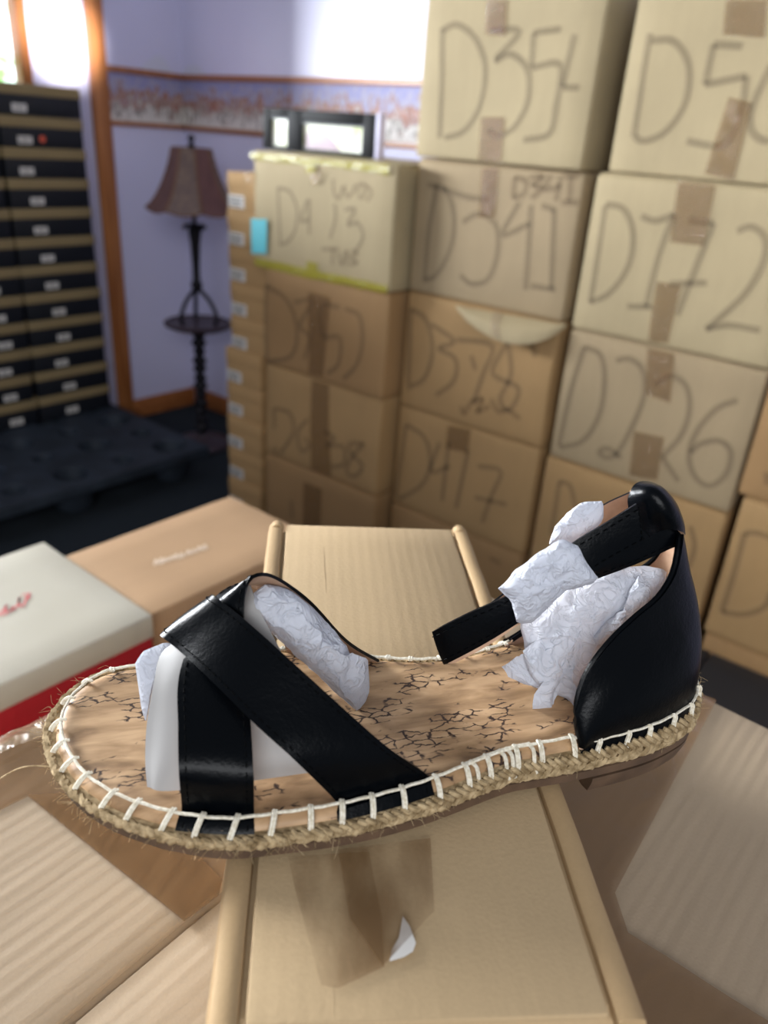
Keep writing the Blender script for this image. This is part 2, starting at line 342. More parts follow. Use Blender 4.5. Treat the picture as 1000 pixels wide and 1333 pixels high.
def hillcut(b, pts, d0, lft):
    P = cat([ond(x, y, WD-.001) if not lft else (lambda r: CAM+r*(WT-.001)/r.dot(U))(ray(x, y)) for x, y in pts], 4)
    f = b.faces.new([b.verts.new(p) for p in P])
    r = bmesh.ops.extrude_face_region(b, geom=[f]); 
    for v in [g for g in r['geom'] if isinstance(g, bmesh.types.BMVert)]: v.co += (U*-.001 if lft else N*.001)
b = bmesh.new(); hillcut(b, ((178, 95), (186, 84), (196, 76), (205, 71), (213, 76), (220, 87), (226, 96)), 0, True); struct('trim_6', b, HILL, (0, 0, 0), 0)['label'] = 'pale painted cloud above the border'
b = bmesh.new(); hillcut(b, ((234, 97), (240, 90), (248, 85), (258, 86), (264, 92), (272, 99)), 0, False); struct('trim_7', b, HILL, (0, 0, 0), 0)['label'] = 'small painted cloud right of the corner'

# ------------------------------------------------------------------ big marked cartons along the back wall
Z5 = lambda x, y: (290+.27*x, 100+.27*y)
Z6 = lambda x, y: (290+.47*x, 350+.47*y)
Z7 = lambda x, y: (530+.47*x, .47*y)
Z8 = lambda x, y: (640+.4125*x, 400+.4125*y)
GC = 'marked cardboard cartons along the back wall'
def carton(label, t0, t1, d0, z0, z1, depth, mi=0, zf_=Z7, strokes=(), tapes=(), ink=INK, sw=.0145, seed=0., warp=.004, faint=(), extra=None, tape=TAPE):
    tm = (t0+t1)/2; w = t1-t0; h = z1-z0
    r = thing('cardboard_carton', label, 'carton', RP(tm, d0, z0), RZ, GC)
    b = bmesh.new(); box(b, -w/2, w/2, 0, depth, 0, h-.005, bev=.007, seg=3, cuts=7, warp=warp, wf=4, seed=seed, wx=.15, wz=0)
    obj('body', b, K_FAR[mi], r)
    for s in (0, 1):
        b = bmesh.new(); y0, y1 = (0.004, depth/2-.001) if not s else (depth/2+.001, depth-.004)
        box(b, -w/2+.004, w/2-.004, y0, y1, h-.0048, h-.0005, bev=.0015, cuts=5, warp=warp*.2, wf=4, seed=seed, wz=0); obj('top_flap', b, K_FAR[mi], r)
    nn = Vector((0, -1, 0))
    def face(p):
        q = loc(r, ond(*zf_(*p), d0)); v = noise.noise_vector(Vector((q.x, 0, q.z))*4+Vector((seed, seed*1.7, -seed)))*warp
        q.x = max(-w/2+.004, min(w/2-.004, q.x)); q.z = max(.004, min(h-.006, q.z)); q.y = v.y-.0005
        return q
    for k, (lst, im) in enumerate(((strokes, ink), (faint, INK2))):
        if not lst: continue
        b = bmesh.new()
        for i, s in enumerate(lst):
            P = cat([face(p) for p in s], 6) if len(s) > 2 else [face(s[0]).lerp(face(s[1]), j/8) for j in range(9)]
            strip(b, P, sw*(.55 if k and not strokes else 1), nn, .0012+.0001*i)
        obj('marker_writing', b, im, r, smooth=False)
    for i, q in enumerate(tapes):
        b = bmesh.new(); P = [face(p) for p in q]; n_u, n_v = 6, 10
        rows = []
        for a in range(n_v+1):
            l = P[0].lerp(P[3], a/n_v); rr = P[1].lerp(P[2], a/n_v); rows.append([])
            for c in range(n_u+1):
                x = l.lerp(rr, c/n_u); v = noise.noise_vector(Vector((x.x, 0, x.z))*4+Vector((seed, seed*1.7, -seed)))*warp; x.y = v.y-.0022-.0015*abs(noise.noise(x*60+Vector((i, 0, seed)))); rows[-1].append(x)
        grid(b, rows); obj('packing_tape', b, tape, r)
    return r
# column right of the lamp, longest faces
c413 = carton('carton with yellow tape round its edges and a blue label, under the black picture frame', 1.447, 2.04, 1.80, 1.038, 1.384, .5, 3, Z5, seed=1.,
  strokes=[[(268, 535), (272, 650), (280, 802)], [(268, 535), (325, 555), (362, 640), (352, 740), (315, 795), (275, 810)], [(412, 590), (380, 690), (418, 690)], [(418, 590), (420, 760)],
   [(540, 610), (545, 680), (520, 780)], [(590, 640), (640, 640), (605, 710), (655, 705), (680, 770), (645, 840)]], sw=.011,
  faint=[[(470, 515), (490, 505)], [(530, 490), (540, 570), (565, 580), (580, 530)], [(585, 520), (600, 575), (625, 560), (640, 515)], [(650, 560), (660, 520), (690, 530), (680, 580), (655, 575)], [(700, 520), (720, 560), (700, 600)],
   [(480, 830), (560, 830)], [(535, 830), (530, 905)], [(560, 845), (575, 905), (600, 840), (600, 910)], [(620, 835), (650, 850), (620, 870), (650, 895), (615, 905)]])
def yt(name, m, quads, seed=1.):
    r = c413
    for q in quads:
        b = bmesh.new(); P = [loc(r, ond(*Z5(*p), 1.80)) for p in q]; rows = []
        for a in range(7):
            l = P[0].lerp(P[3], a/6); rr = P[1].lerp(P[2], a/6); rows.append([])
            for c in range(13):
                x = l.lerp(rr, c/12); x.y = -.0065-.002*abs(noise.noise(x*50)); x.z += .003*noise.noise(x*25); rows[-1].append(x)
        grid(b, rows); obj(name, b, m, c413)
yt('yellow_tape', TAPE_Y, [[(140, 362), (440, 392), (440, 432), (140, 395)], [(425, 392), (810, 425), (810, 472), (425, 418)]])
yt('yellow_tape', TAPE_Y, [[(160, 868), (420, 925), (420, 968), (160, 908)], [(420, 925), (800, 1005), (800, 1040), (420, 968)]])
yt('yellow_tape', TAPE_Y, [[(408, 420), (455, 425), (455, 470), (408, 460)], [(412, 890), (465, 900), (465, 950), (412, 940)]])
b = bmesh.new(); box(b, -.299, .299, .06, .11, .3458, .3466); obj('yellow_tape', b, TAPE_Y, c413)
yt('blue_label', CYAN, [[(143, 680), (220, 685), (218, 852), (146, 850)]])
yt('packing_tape', FILM, [[(105, 455), (150, 455), (150, 515), (115, 515)], [(430, 455), (490, 450), (480, 500), (435, 525)]])
carton('carton marked D352 squeezed right below the yellow-taped carton', 1.447, 1.983, 1.80, .712, 1.036, .5, 2, Z6, seed=2., warp=.007,
  strokes=[[(122, 45), (120, 150), (122, 250)], [(122, 45), (180, 85), (206, 165), (190, 240), (125, 268)], [(200, 92), (250, 88), (215, 155), (240, 190), (225, 250)], [(325, 105), (275, 105), (278, 185), (325, 190), (322, 260), (290, 290)], [(340, 110), (378, 130), (388, 200), (372, 265), (335, 305)]],
  tapes=[[(240, 62), (300, 80), (278, 300), (238, 290)]])
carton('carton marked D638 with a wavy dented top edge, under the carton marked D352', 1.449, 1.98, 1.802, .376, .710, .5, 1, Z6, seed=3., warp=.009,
  strokes=[[(143, 385), (148, 520)], [(145, 385), (190, 400), (198, 455), (160, 512)], [(240, 415), (212, 450), (220, 502), (243, 490), (232, 465)], [(285, 450), (312, 468), (290, 490), (335, 492), (335, 540), (300, 548)], [(390, 482), (352, 485), (360, 515), (388, 545), (365, 575), (342, 560), (360, 520), (395, 482)]],
  tapes=[[(248, 300), (296, 318), (300, 590), (245, 570)]])
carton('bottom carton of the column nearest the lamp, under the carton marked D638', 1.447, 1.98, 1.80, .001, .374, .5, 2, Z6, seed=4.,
  strokes=[[(190, 640), (192, 690)]], tapes=[[(225, 590), (275, 610), (270, 740), (220, 720)]])
# middle column
carton('carton marked D354 at the top of the middle column', .925, 1.43, 1.85, 1.407, 1.80, .5, 3, Z7, seed=5.,
  strokes=[[(98, 78), (97, 230), (90, 382)], [(98, 85), (140, 68), (192, 110), (217, 190), (202, 290), (160, 360), (105, 382)], [(235, 82), (312, 88), (245, 165), (290, 150), (335, 195), (335, 280), (300, 350), (255, 375), (225, 360)],
   [(428, 80), (352, 90)], [(352, 90), (345, 185)], [(345, 188), (425, 180), (415, 290), (395, 370), (325, 388)], [(465, 95), (432, 240)], [(432, 242), (478, 243)]],
  tapes=[[(222, 0), (280, 0), (275, 100), (218, 95)], [(206, 325), (272, 325), (262, 448), (198, 448)]])
carton('carton marked D341, written once small and once large, in the middle column', .92, 1.43, 1.87, 1.045, 1.405, .5, 0, Z7, seed=6.,
  strokes=[[(85, 510), (62, 640), (50, 772)], [(60, 510), (110, 530), (132, 600), (120, 690), (82, 760), (45, 778)], [(100, 520), (165, 545), (225, 552)], [(155, 615), (200, 592), (247, 625), (250, 705), (225, 772), (180, 786), (148, 762)],
   [(312, 560), (265, 650), (342, 618)], [(345, 568), (330, 802)], [(375, 568), (412, 582)], [(410, 580), (400, 800)], [(345, 790), (412, 802)]],
  faint=[[(300, 490), (295, 548)], [(300, 490), (332, 502), (325, 535), (295, 548)], [(340, 490), (378, 490), (350, 512), (375, 522), (345, 548)], [(402, 485), (383, 522), (428, 515)], [(428, 485), (415, 556)], [(436, 487), (478, 487)], [(457, 487), (450, 560)], [(430, 560), (478, 560)]],
  tapes=[[(210, 465), (255, 465), (245, 600), (200, 600)]])
c378 = carton('carton marked D378 with a crushed bright top flap, below the carton marked D341', .92, 1.43, 1.87, .69, 1.043, .5, 1, Z6, seed=7., warp=.008,
  strokes=[[(522, 110), (515, 320)], [(522, 110), (565, 140), (582, 220), (560, 300), (512, 330)], [(580, 152), (642, 200), (600, 220), (645, 250), (640, 310), (590, 350)], [(688, 240), (700, 280)], [(650, 195), (745, 212), (722, 290), (695, 372)], [(790, 200), (748, 288), (822, 330), (795, 390), (770, 360), (800, 290), (790, 200)], [(848, 180), (868, 242)]],
  faint=[[(660, 380), (670, 400), (690, 370), (720, 360), (705, 395), (740, 380)], [(745, 360), (765, 395), (790, 390), (825, 415)]])
b = bmesh.new(); rows = []
for j in range(13):
    f = j/12; xt = 596+(738-596)*f; yt_ = 398+(423-398)*f
    dip = math.sin(PI*min(1, f*1.02))**.7
    top = loc(c378, ond(xt, yt_, 1.868)); bot = loc(c378, ond(xt-2, yt_+3+34*dip, 1.868-.05*dip-.004)); rows.append([top.lerp(bot, k/6)+Vector((0, -.016*dip*math.sin(PI*k/6), .006*math.sin(PI*k/6))) for k in range(7)])
grid(b, rows, thick=.003); obj('crushed_flap', b, K_FAR[3], c378)
b = bmesh.new(); rr = [[Vector(p)+Vector((0, -.0032, .0032)) for p in rows[j]] for j in (4, 5)]; grid(b, rr); obj('packing_tape', b, FILM, c378)
carton('carton marked D417, second carton above floor in the middle column', .92, 1.43, 1.87, .346, .688, .5, 1, Z6, seed=8.,
  strokes=[[(508, 430), (480, 632)], [(510, 432), (560, 468), (576, 540), (550, 600), (488, 638)], [(602, 480), (578, 560), (632, 545)], [(627, 478), (610, 642)], [(682, 500), (648, 662)], [(708, 545), (772, 560), (745, 630), (720, 702)], [(700, 632), (788, 652)]],
  tapes=[[(625, 432), (690, 442), (680, 510), (620, 495)]])
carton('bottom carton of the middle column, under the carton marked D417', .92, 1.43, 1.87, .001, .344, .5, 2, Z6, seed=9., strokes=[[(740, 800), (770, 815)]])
# right column
carton('carton whose mark begins D5, at the top right corner of the photo', .36, .866, 1.87, 1.411, 1.80, .5, 3, Z7, seed=10.,
  strokes=[[(675, 92), (650, 240), (628, 380)], [(678, 112), (740, 115), (780, 180), (772, 280), (720, 360), (660, 390), (630, 380)], [(930, 128), (850, 122)], [(850, 122), (825, 234)], [(825, 234), (940, 210)], [(940, 210), (930, 280), (912, 350), (880, 400), (840, 403), (775, 390)], [(1010, 180), (985, 230), (955, 300), (955, 360), (985, 388), (1020, 385)]],
  tapes=[[(885, 0), (1000, 0), (990, 105), (875, 95)], [(892, 270), (957, 285), (905, 500), (825, 480)]])
carton('carton marked D772 directly under the top right carton', .394, .89, 1.87, 1.038, 1.409, .5, 3, Z7, seed=11.,
  strokes=[[(550, 570), (530, 700), (508, 837)], [(552, 565), (602, 580), (627, 650), (612, 740), (562, 810), (508, 838)], [(650, 598), (690, 612), (742, 592)], [(742, 592), (700, 700), (662, 850)], [(612, 848), (682, 850)], [(780, 608), (850, 618)], [(850, 618), (800, 740), (750, 872)], [(728, 785), (830, 783)], [(915, 640), (955, 628), (992, 660), (985, 730), (930, 820), (828, 912)], [(828, 912), (890, 900), (978, 915)]],
  tapes=[[(755, 490), (860, 500), (822, 680), (730, 670)], [(692, 780), (760, 790), (722, 950), (668, 945)]])
carton('carton marked D226 with brown tape down its middle, right behind the heel of the sandal', .394, .89, 1.87, .68, 1.036, .5, 0, Z8, seed=12.,
  strokes=[[(295, 122), (250, 270), (213, 438)], [(298, 124), (345, 150), (358, 230), (340, 340), (290, 420), (217, 442)], [(395, 168), (440, 162), (480, 200), (482, 280), (448, 370), (395, 462), (358, 472), (342, 455), (368, 445), (412, 475)],
   [(515, 245), (560, 215), (612, 242), (628, 310), (602, 400), (540, 472)], [(540, 472), (592, 548)], [(778, 292), (710, 320), (650, 390), (625, 462), (642, 530), (690, 562), (742, 525), (757, 455), (720, 420), (662, 430), (630, 458)]],
  tapes=[[(515, 30), (600, 62), (565, 300), (490, 272)], [(452, 390), (547, 410), (525, 545), (436, 530)]])
carton('carton under the one marked D226, half hidden behind the heel', .394, .897, 1.87, .322, .677, .5, 1, Z8, seed=13.,
  strokes=[[(215, 550), (190, 720)], [(215, 548), (250, 565), (268, 640)], [(628, 690), (642, 760), (608, 852)]])
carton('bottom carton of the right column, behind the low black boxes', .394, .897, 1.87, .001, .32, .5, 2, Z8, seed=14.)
carton('dark carton at the right edge of the photo, level with the carton marked D226', -.12, .388, 1.872, .735, 1.09, .5, 2, Z8, seed=15., strokes=[[(868, 520), (873, 560)]])
carton('carton marked with one D at the right edge, above the low black boxes', -.14, .372, 1.87, .345, .732, .5, 1, Z8, seed=16.,
  strokes=[[(800, 712), (765, 840), (728, 962)], [(800, 712), (840, 712), (890, 730)], [(730, 962), (800, 968), (862, 945), (885, 900)]])
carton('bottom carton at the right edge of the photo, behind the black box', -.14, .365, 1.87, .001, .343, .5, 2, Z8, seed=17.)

# ------------------------------------------------------------------ shoe boxes
def shoebox(name, label, p, w, d, h, body_m, lid_m, lidh, group=None, lab=None, labm=WHITE, ox=.0025, seed=0, logo=None):
    r = thing(name, label, 'shoe box', p, RZ, group)
    b = bmesh.new(); box(b, -w/2+ox, w/2-ox, ox, d-ox, 0, h-.004, bev=.002); obj('body', b, body_m, r)
    b = bmesh.new(); box(b, -w/2, w/2, 0, d, h-lidh, h, bev=.0025, cuts=4, warp=.0008, seed=seed, wz=0); obj('lid', b, lid_m, r)
    return r
ords = ('topmost', 'second from the top', 'third from the top', 'fourth from the top', 'fifth from the top', 'sixth from the top', 'seventh from the top', 'eighth from the top', 'ninth from the top', 'tenth from the top', 'eleventh from the top', 'twelfth from the top')
# kraft boxes, ends towards us, between the lamp and the cartons
kz = [(1.306-.1244*(i+1), .1244) for i in range(5)] + [(.684-.137*(i+1), .137) for i in range(5)]
for i, (z, h) in enumerate(kz):
    sh = random.uniform(-.004, .004) + (.03 if i > 4 else 0)
    r = shoebox('kraft_shoe_box', 'kraft shoe box by the lamp, %s of its stack' % ords[i], RP(2.19+sh, 1.9+random.uniform(-.004, .004), max(z, 0)+.0005), .2, .33, h-.001, K_KRAFT, K_KRAFT, h*.42, 'kraft shoe boxes between lamp and cartons', seed=i)
    b = bmesh.new(); box(b, -.095, -.012, .0009, .0024, .008, .05); obj('size_label', b, WHITE, r, smooth=False, label='white size label')
    b = bmesh.new()
    for k in range(3): box(b, -.088, -.03+.004*k, .0004, .0009, .014+k*.011, .019+k*.011)
    obj('label_print', b, INKB, [x for x in r.children if x.name.startswith('size_label')][0], smooth=False)
# black boxes, long sides towards the middle of the room, on the pallet
TB = 3.33; hb = .116
offs = [.0, .004, .0, .012, .012, .018, .02, .026, .03, .02, .03, .03]
for col in (0, 1):
    for i in range(12):
        z = .151+hb*(11-i); d1 = 1.985+offs[i]*.4 - (0 if col == 0 else .364+(.008 if i%3 else .0)+(.012 if i in (3, 10) else 0))
        w = .155; L = .36
        side = 'right-hand' if col == 0 else 'left-hand'
        r = thing('black_shoe_box', 'black shoe box, olive lid rim, %s of the %s stack' % (ords[i], side), 'shoe box', RP(TB, d1, z), RZ, 'black shoe boxes stacked by the window')
        x0 = -w+0; dx = random.uniform(-.003, .003)
        b = bmesh.new(); box(b, x0+.003+dx, -.003+dx, -L+.003, -.003, 0, hb-.006, bev=.002); obj('body', b, BLK, r)
        b = bmesh.new(); box(b, x0+dx, dx, -L, 0, hb-.041, hb-.001, bev=.002, cuts=3, warp=.0006, seed=i+col*20, wz=0); obj('lid', b, OLIVE, r, label='olive kraft lid')
        ly = -.27 if col == 0 else -.17
        ly += offs[i]*2.2
        b = bmesh.new(); box(b, -.0031+dx, -.0016+dx, ly-.03, ly+.03, .014, .042); lb = obj('size_label', b, WHITE, r, smooth=False, label='white size label')
        b = bmesh.new()
        for k in range(2): box(b, -.0016+dx, -.0012+dx, ly-.022, ly+.02, .021+k*.009, .025+k*.009)
        obj('label_print', b, INKB, lb, smooth=False)
        if col == 0 and i == 1:
            b = bmesh.new(); lathe(b, [(.013, 0), (.013, .001)], 16); o = obj('round_sticker', b, mat('orange sticker', lin('D8583C'), .5), r, label='orange round sticker'); o.rotation_euler = (0, PI/2, 0); o.location = (dx-.0032, ly+.075, .034)
# pallet
pal = thing('plastic_pallet', 'black plastic pallet with round cups in its deck, under the black shoe boxes', 'pallet', RP(2.6, 1.06, 0), RZ)
PX0, PX1, PY0, PY1 = -.88, 0.0, -.2, .965
holes = []
for (x, y) in ((105, 606), (128, 628), (48, 568), (110, 575), (157, 566), (155, 540), (232, 571), (12, 610), (8, 648), (60, 640)):
    p = loc(pal, onz(x, y, .15)); rad = .085 if (x, y) in ((128, 606), (105, 606)) else .05
    holes.append((p.x, p.y, rad))
holes = []
for iy in range(5):
    for ix in range(4):
        holes.append((-.77+ix*.215, -.1+iy*.235, .07 if (ix+iy) % 2 else .045))
def deck(b):
    # deck: grid whose cells carry a round well each
    xs = [PX0]+[(holes[i][0]+holes[i+1][0])/2 for i in range(3)]+[PX1]; ys = [PY0]+[(holes[4*i][1]+holes[4*i+4][1])/2 for i in range(4)]+[PY1]
    n = 32; zt = .15
    for iy in range(5):
        for ix in range(4):
            cx, cy, rad = holes[iy*4+ix]; x0, x1, y0, y1 = xs[ix], xs[ix+1], ys[iy], ys[iy+1]
            ring = []; outer = []; low = []; lip = []
            for k in range(n):
                a = 2*PI*(k+.5)/n; c, s = math.cos(a), math.sin(a)
                m = min((x1-cx)/c if c > 0 else (x0-cx)/c, (y1-cy)/s if s > 0 else (y0-cy)/s)
                outer.append((cx+c*m, cy+s*m, zt)); ring.append((cx+c*(rad+.006), cy+s*(rad+.006), zt)); lip.append((cx+c*rad, cy+s*rad, zt-.004)); low.append((cx+c*rad*.85, cy+s*rad*.85, zt-.06))
            V = [[b.verts.new(p) for p in R_] for R_ in (outer, ring, lip, low)]
            for A_, B_ in zip(V, V[1:]):
                for k in range(n): b.faces.new((A_[k], A_[(k+1) % n], B_[(k+1) % n], B_[k]))
            cs = [b.verts.new((x, y, zt)) for x, y in ((x0, y0), (x1, y0), (x1, y1), (x0, y1))]
            for ci, (sx, sy) in enumerate(((-1, -1), (1, -1), (1, 1), (-1, 1))):
                best = sorted(range(n), key=lambda k: (Vector(outer[k])-cs[ci].co).length)[:2]
                if abs(best[0]-best[1]) in (1, n-1): b.faces.new((V[0][best[0]], V[0][best[1]], cs[ci]))
    for (x0, x1, y0, y1) in ((PX0, PX1, PY0, PY0+.012), (PX0, PX1, PY1-.012, PY1), (PX0, PX0+.012, PY0+.012, PY1-.012), (PX1-.012, PX1, PY0+.012, PY1-.012)): box(b, x0, x1, y0, y1, .105, .1502, bev=.004)
b = bmesh.new(); deck(b); obj('deck', b, PLASTIC, pal, ang=30)
for iy in (0, 2, 4):
    for ix in (0, 1.5, 3):
        cx = -.77+ix*.215; cy = -.1+iy*.235; b = bmesh.new(); lathe(b, [(.06, 0), (.075, .02), (.082, .089)], 24, (cx, cy)); obj('foot', b, PLASTIC, pal)
# low black boxes at the right
for nm, t0, t1, z0, z1 in (('low black box in front of the right column, upper one left of the gap', .338, .66, .152, .302), ('low black box at the right edge, upper one of its pair', 0.0, .332, .152, .302), ('lower black box under the one in front of the right column', .338, .66, .001, .15), ('lower black box at the right edge under another black box', 0.0, .332, .001, .15)):
    shoebox('black_shoe_box', nm, RP((t0+t1)/2, 1.52, z0), t1-t0, .335, z1-z0, BLK, BLKFLAT, .05)

# ------------------------------------------------------------------ floor lamp
LT, LD = 2.95, 2.257
lamp = thing('floor_lamp', 'dark bronze floor lamp with round tray and brown bell shade in the corner', 'lamp', RP(LT, LD, 0), RZ)
b = bmesh.new(); lathe(b, [(.135, 0), (.14, .01), (.13, .022), (.07, .034), (.04, .05), (.03, .06)], 32); obj('base', b, BRONZE, lamp)
b = bmesh.new()
lathe(b, [(.026+.006*math.sin(z*150), z) for z in [.055+i*.004 for i in range(int((.59-.055)/.004))]], 20, twist=lambda a, z: 1+.14*math.sin(2*a+z*60)); obj('lower_post', b, IRON, lamp)
b = bmesh.new(); lathe(b, [(.02, .575), (.13, .585), (.155, .598), (.158, .61), (.15, .614), (.145, .606), (.02, .604)], 40); obj('tray', b, BRONZE, lamp)
for k in range(3):
    a = 2*PI*k/3+.5; b = bmesh.new(); tube(b, cat([(.085*math.cos(a), .085*math.sin(a), .606), (.092*math.cos(a), .092*math.sin(a), .65), (.06*math.cos(a), .06*math.sin(a), .715), (.012*math.cos(a), .012*math.sin(a), .765), (.008*math.cos(a), .008*math.sin(a), .8)], 6), .0095, 10); obj('tray_bracket', b, IRON, lamp)
b = bmesh.new(); lathe(b, [(.012, .75), (.024, .77), (.028, .785), (.018, .8), (.017, .86), (.022, .96), (.03, 1.02), (.02, 1.035), (.01, 1.045), (.01, 1.345)], 16); obj('pole', b, IRON, lamp)
b = bmesh.new()
for k in range(8):
    a = 2*PI*k/8; c, s = math.cos(a), math.sin(a); rows = []
    for j in range(5):
        r_ = .02+.038*j/4; z = 1.03+.012*math.sin(PI*j/4)-.008*(j == 4); w = .016*math.sin(PI*(j+1)/5.5)
        rows.append([(c*r_-s*w, s*r_+c*w, z), (c*r_, s*r_, z+.003), (c*r_+s*w, s*r_-c*w, z)])
    grid(b, rows, thick=.002)
obj('leaf_collar', b, IRON, lamp)
b = bmesh.new(); n = 8; prof = [(.0+.205, 1.108), (.176, 1.134), (.148, 1.175), (.123, 1.225), (.1, 1.285), (.082, 1.352)]
for side in range(n):
    a0, a1 = 2*PI*side/n+.3, 2*PI*(side+1)/n+.3; rows = []
    for r_, z in prof:
        z2 = z - (.012 if z < 1.11 else 0)
        rows.append([(r_*(math.cos(a0)*(1-f)+math.cos(a1)*f), r_*(math.sin(a0)*(1-f)+math.sin(a1)*f), z-(.014*math.sin(PI*f) if z < 1.11 else 0)) for f in (0, .25, .5, .75, 1)])
    grid(b, rows, mi=0 if side % 2 else 1, thick=.002)
sh = obj('lamp_shade', b, [SHADE, SHADE2], lamp)
b = bmesh.new()
for side in range(n):
    a0 = 2*PI*side/n+.3; tube(b, cat([(r_*math.cos(a0)*1.006, r_*math.sin(a0)*1.006, z) for r_, z in prof], 4), lambda i: .0035+.0018*(i % 2), 6)
    tube(b, [((.205*(math.cos(a0)*(1-f)+math.cos(2*PI*(side+1)/n+.3)*f)), .205*(math.sin(a0)*(1-f)+math.sin(2*PI*(side+1)/n+.3)*f), 1.108-.014*math.sin(PI*f)) for f in [j/8 for j in range(9)]], .004, 6)
obj('braid_trim', b, BRAID, sh)
b = bmesh.new(); lathe(b, [(.006, 1.34), (.012, 1.356), (.02, 1.362), (.01, 1.367), (.007, 1.375), (.016, 1.385), (.014, 1.395), (.004, 1.402)], 14); obj('finial', b, IRON, lamp)

# ------------------------------------------------------------------ picture frame on the yellow-taped carton
fr = thing('picture_frame', 'black picture frame with two bright openings on top of yellow-taped carton', 'picture frame', RP(1.93, 1.99, 1.3845), RZ)
def fbox(name, x0, x1, z0, z1, y0, y1, m, par=fr, bev=.002):
    b = bmesh.new(); box(b, x0, x1, y0, y1, z0, z1, bev=bev)
    return obj(name, b, m, par)
b = bmesh.new()
for q in ((-.275, -.24, 0, .125), (-.155, -.09, 0, .125), (.18, .232, 0, .125), (-.24, -.155, 0, .012), (-.09, .18, 0, .012), (-.24, -.155, .098, .125), (-.09, .18, .09, .125)): box(b, q[0], q[1], 0, .022, q[2], q[3], bev=.002)
obj('frame', b, FRAMEM, fr)
for (x0, x1, z1) in ((-.24, -.155, .098), (-.09, .18, .09)):
    b = bmesh.new()
    box(b, x0, x1, .004, .01, z1-.005, z1); box(b, x0, x0+.003, .004, .01, .012, z1-.005); box(b, x1-.006, x1, .004, .01, .012, z1-.005); obj('bevel', b, SILVER, fr, smooth=False)
    b = bmesh.new(); box(b, x0, x1, .012, .015, .012, z1); pic = obj('picture', b, PHOTO_REFLECTION, fr, smooth=False, label='picture with a window reflection painted in its colour')
    if x1 > 0:
        b = bmesh.new(); P = [(-.08, .0115, .013), (-.08, .0115, .05), (-.05, .0115, .07), (0, .0115, .066), (.045, .0115, .045), (.08, .0115, .013)]
        f = b.faces.new([b.verts.new(p) for p in cat(P, 4)]); obj('printed_figure', b, PINK, pic, smooth=False)
b = bmesh.new(); box(b, .236, .252, -.004, .022, 0, .128, bev=.002)
o = single('lilac_board', b, LILAC, 'thin lilac board standing on edge against the right end of the picture frame', 'board', RP(1.93, 1.99, 1.3845), RZ)

# ------------------------------------------------------------------ nearby cream and tan shoe boxes and what carries them
def lowcarton(label, t0, t1, d0, d1, z0, z1, mi, seed):
    r = thing('cardboard_carton', label, 'carton', RP((t0+t1)/2, d0, z0), RZ, None); w = t1-t0
    b = bmesh.new(); box(b, -w/2, w/2, 0, d1-d0, 0, z1-z0-.005, bev=.006, cuts=6, warp=.003, seed=seed, wx=.3, wz=0); obj('body', b, K_FAR[mi], r)
    for s in (0, 1):
        b = bmesh.new(); m_ = (d1-d0)/2; box(b, -w/2+.004, w/2-.004, .004 if not s else m_+.001, m_-.001 if not s else d1-d0-.004, z1-z0-.0045, z1-z0-.001, bev=.001); obj('top_flap', b, K_FAR[mi], r)
    return r
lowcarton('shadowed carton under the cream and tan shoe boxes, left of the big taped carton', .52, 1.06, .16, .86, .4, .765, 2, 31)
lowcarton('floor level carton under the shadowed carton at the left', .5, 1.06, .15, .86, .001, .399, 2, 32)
P1 = onz(200, 800, .89)
t1 = P1.dot(U); d1 = -P1.dot(N)
cb = thing('cream_shoe_box', 'cream lidded shoe box with red base and red script, at the left edge', 'shoe box', RP(t1, d1, .767), RZ)
b = bmesh.new(); box(b, -.262, -.003, -.297, -.002, 0, .12, bev=.003); obj('base', b, RED, cb, label='red box base')
b = bmesh.new(); box(b, -.265, 0, -.3, 0, .088, .123, bev=.0035, cuts=5, warp=.0015, seed=3); lid = obj('lid', b, CREAM, cb, label='cream lid')
b = bmesh.new()
def toplog(root, pts, z, w, b, n=5): strip(b, cat([loc(root, onz(x, y, z)) for x, y in pts], n), w, Vector((0, 0, 1)), .0012)
for s in ([(-8, 806), (0, 800), (6, 793), (9, 788), (7, 795), (12, 797), (17, 790), (15, 795)], [(17, 792), (22, 790), (26, 778), (24, 786), (30, 790), (34, 780), (38, 775), (36, 781)], [(28, 776), (34, 774), (40, 773)], [(2, 802), (12, 797), (20, 793)]): toplog(cb, s, .89, .0022, b)
obj('script_logo', b, REDINK, lid, smooth=False)
P2 = onz(203, 797, .88); t2 = P2.dot(U); d2 = -P2.dot(N)
t2 = max(t2, t1+.002-.0); d2 = d1+.006
tb = thing('tan_shoe_box', 'smooth tan shoe box with small pale print on its lid, behind the cream box', 'shoe box', RP(t2, d2, .767), RZ)
b = bmesh.new(); box(b, -.206, -.002, .002, .303, 0, .11, bev=.003); obj('base', b, K_TAN, tb)
b = bmesh.new(); box(b, -.208, 0, 0, .305, .045, .113, bev=.003, cuts=4, warp=.0008, seed=5); lid = obj('lid', b, K_TAN, tb)
b = bmesh.new(); x = 200
word = [[(201, 737), (203, 729), (206, 735)], [(207, 735), (210, 727), (212, 732), (209, 735)], [(214, 733), (216, 727), (219, 731)], [(220, 731), (223, 725), (226, 729)], [(227, 729), (229, 722), (232, 728)], [(234, 727), (236, 721), (239, 725), (235, 727)], [(243, 724), (245, 717), (248, 722)], [(249, 722), (252, 716), (255, 720)], [(257, 719), (259, 712), (262, 717)], [(263, 717), (266, 710), (269, 714), (265, 716)]]
for s in word: toplog(tb, s, .88, .0028, b, 4)
obj('printed_name', b, PALEINK, lid, smooth=False)

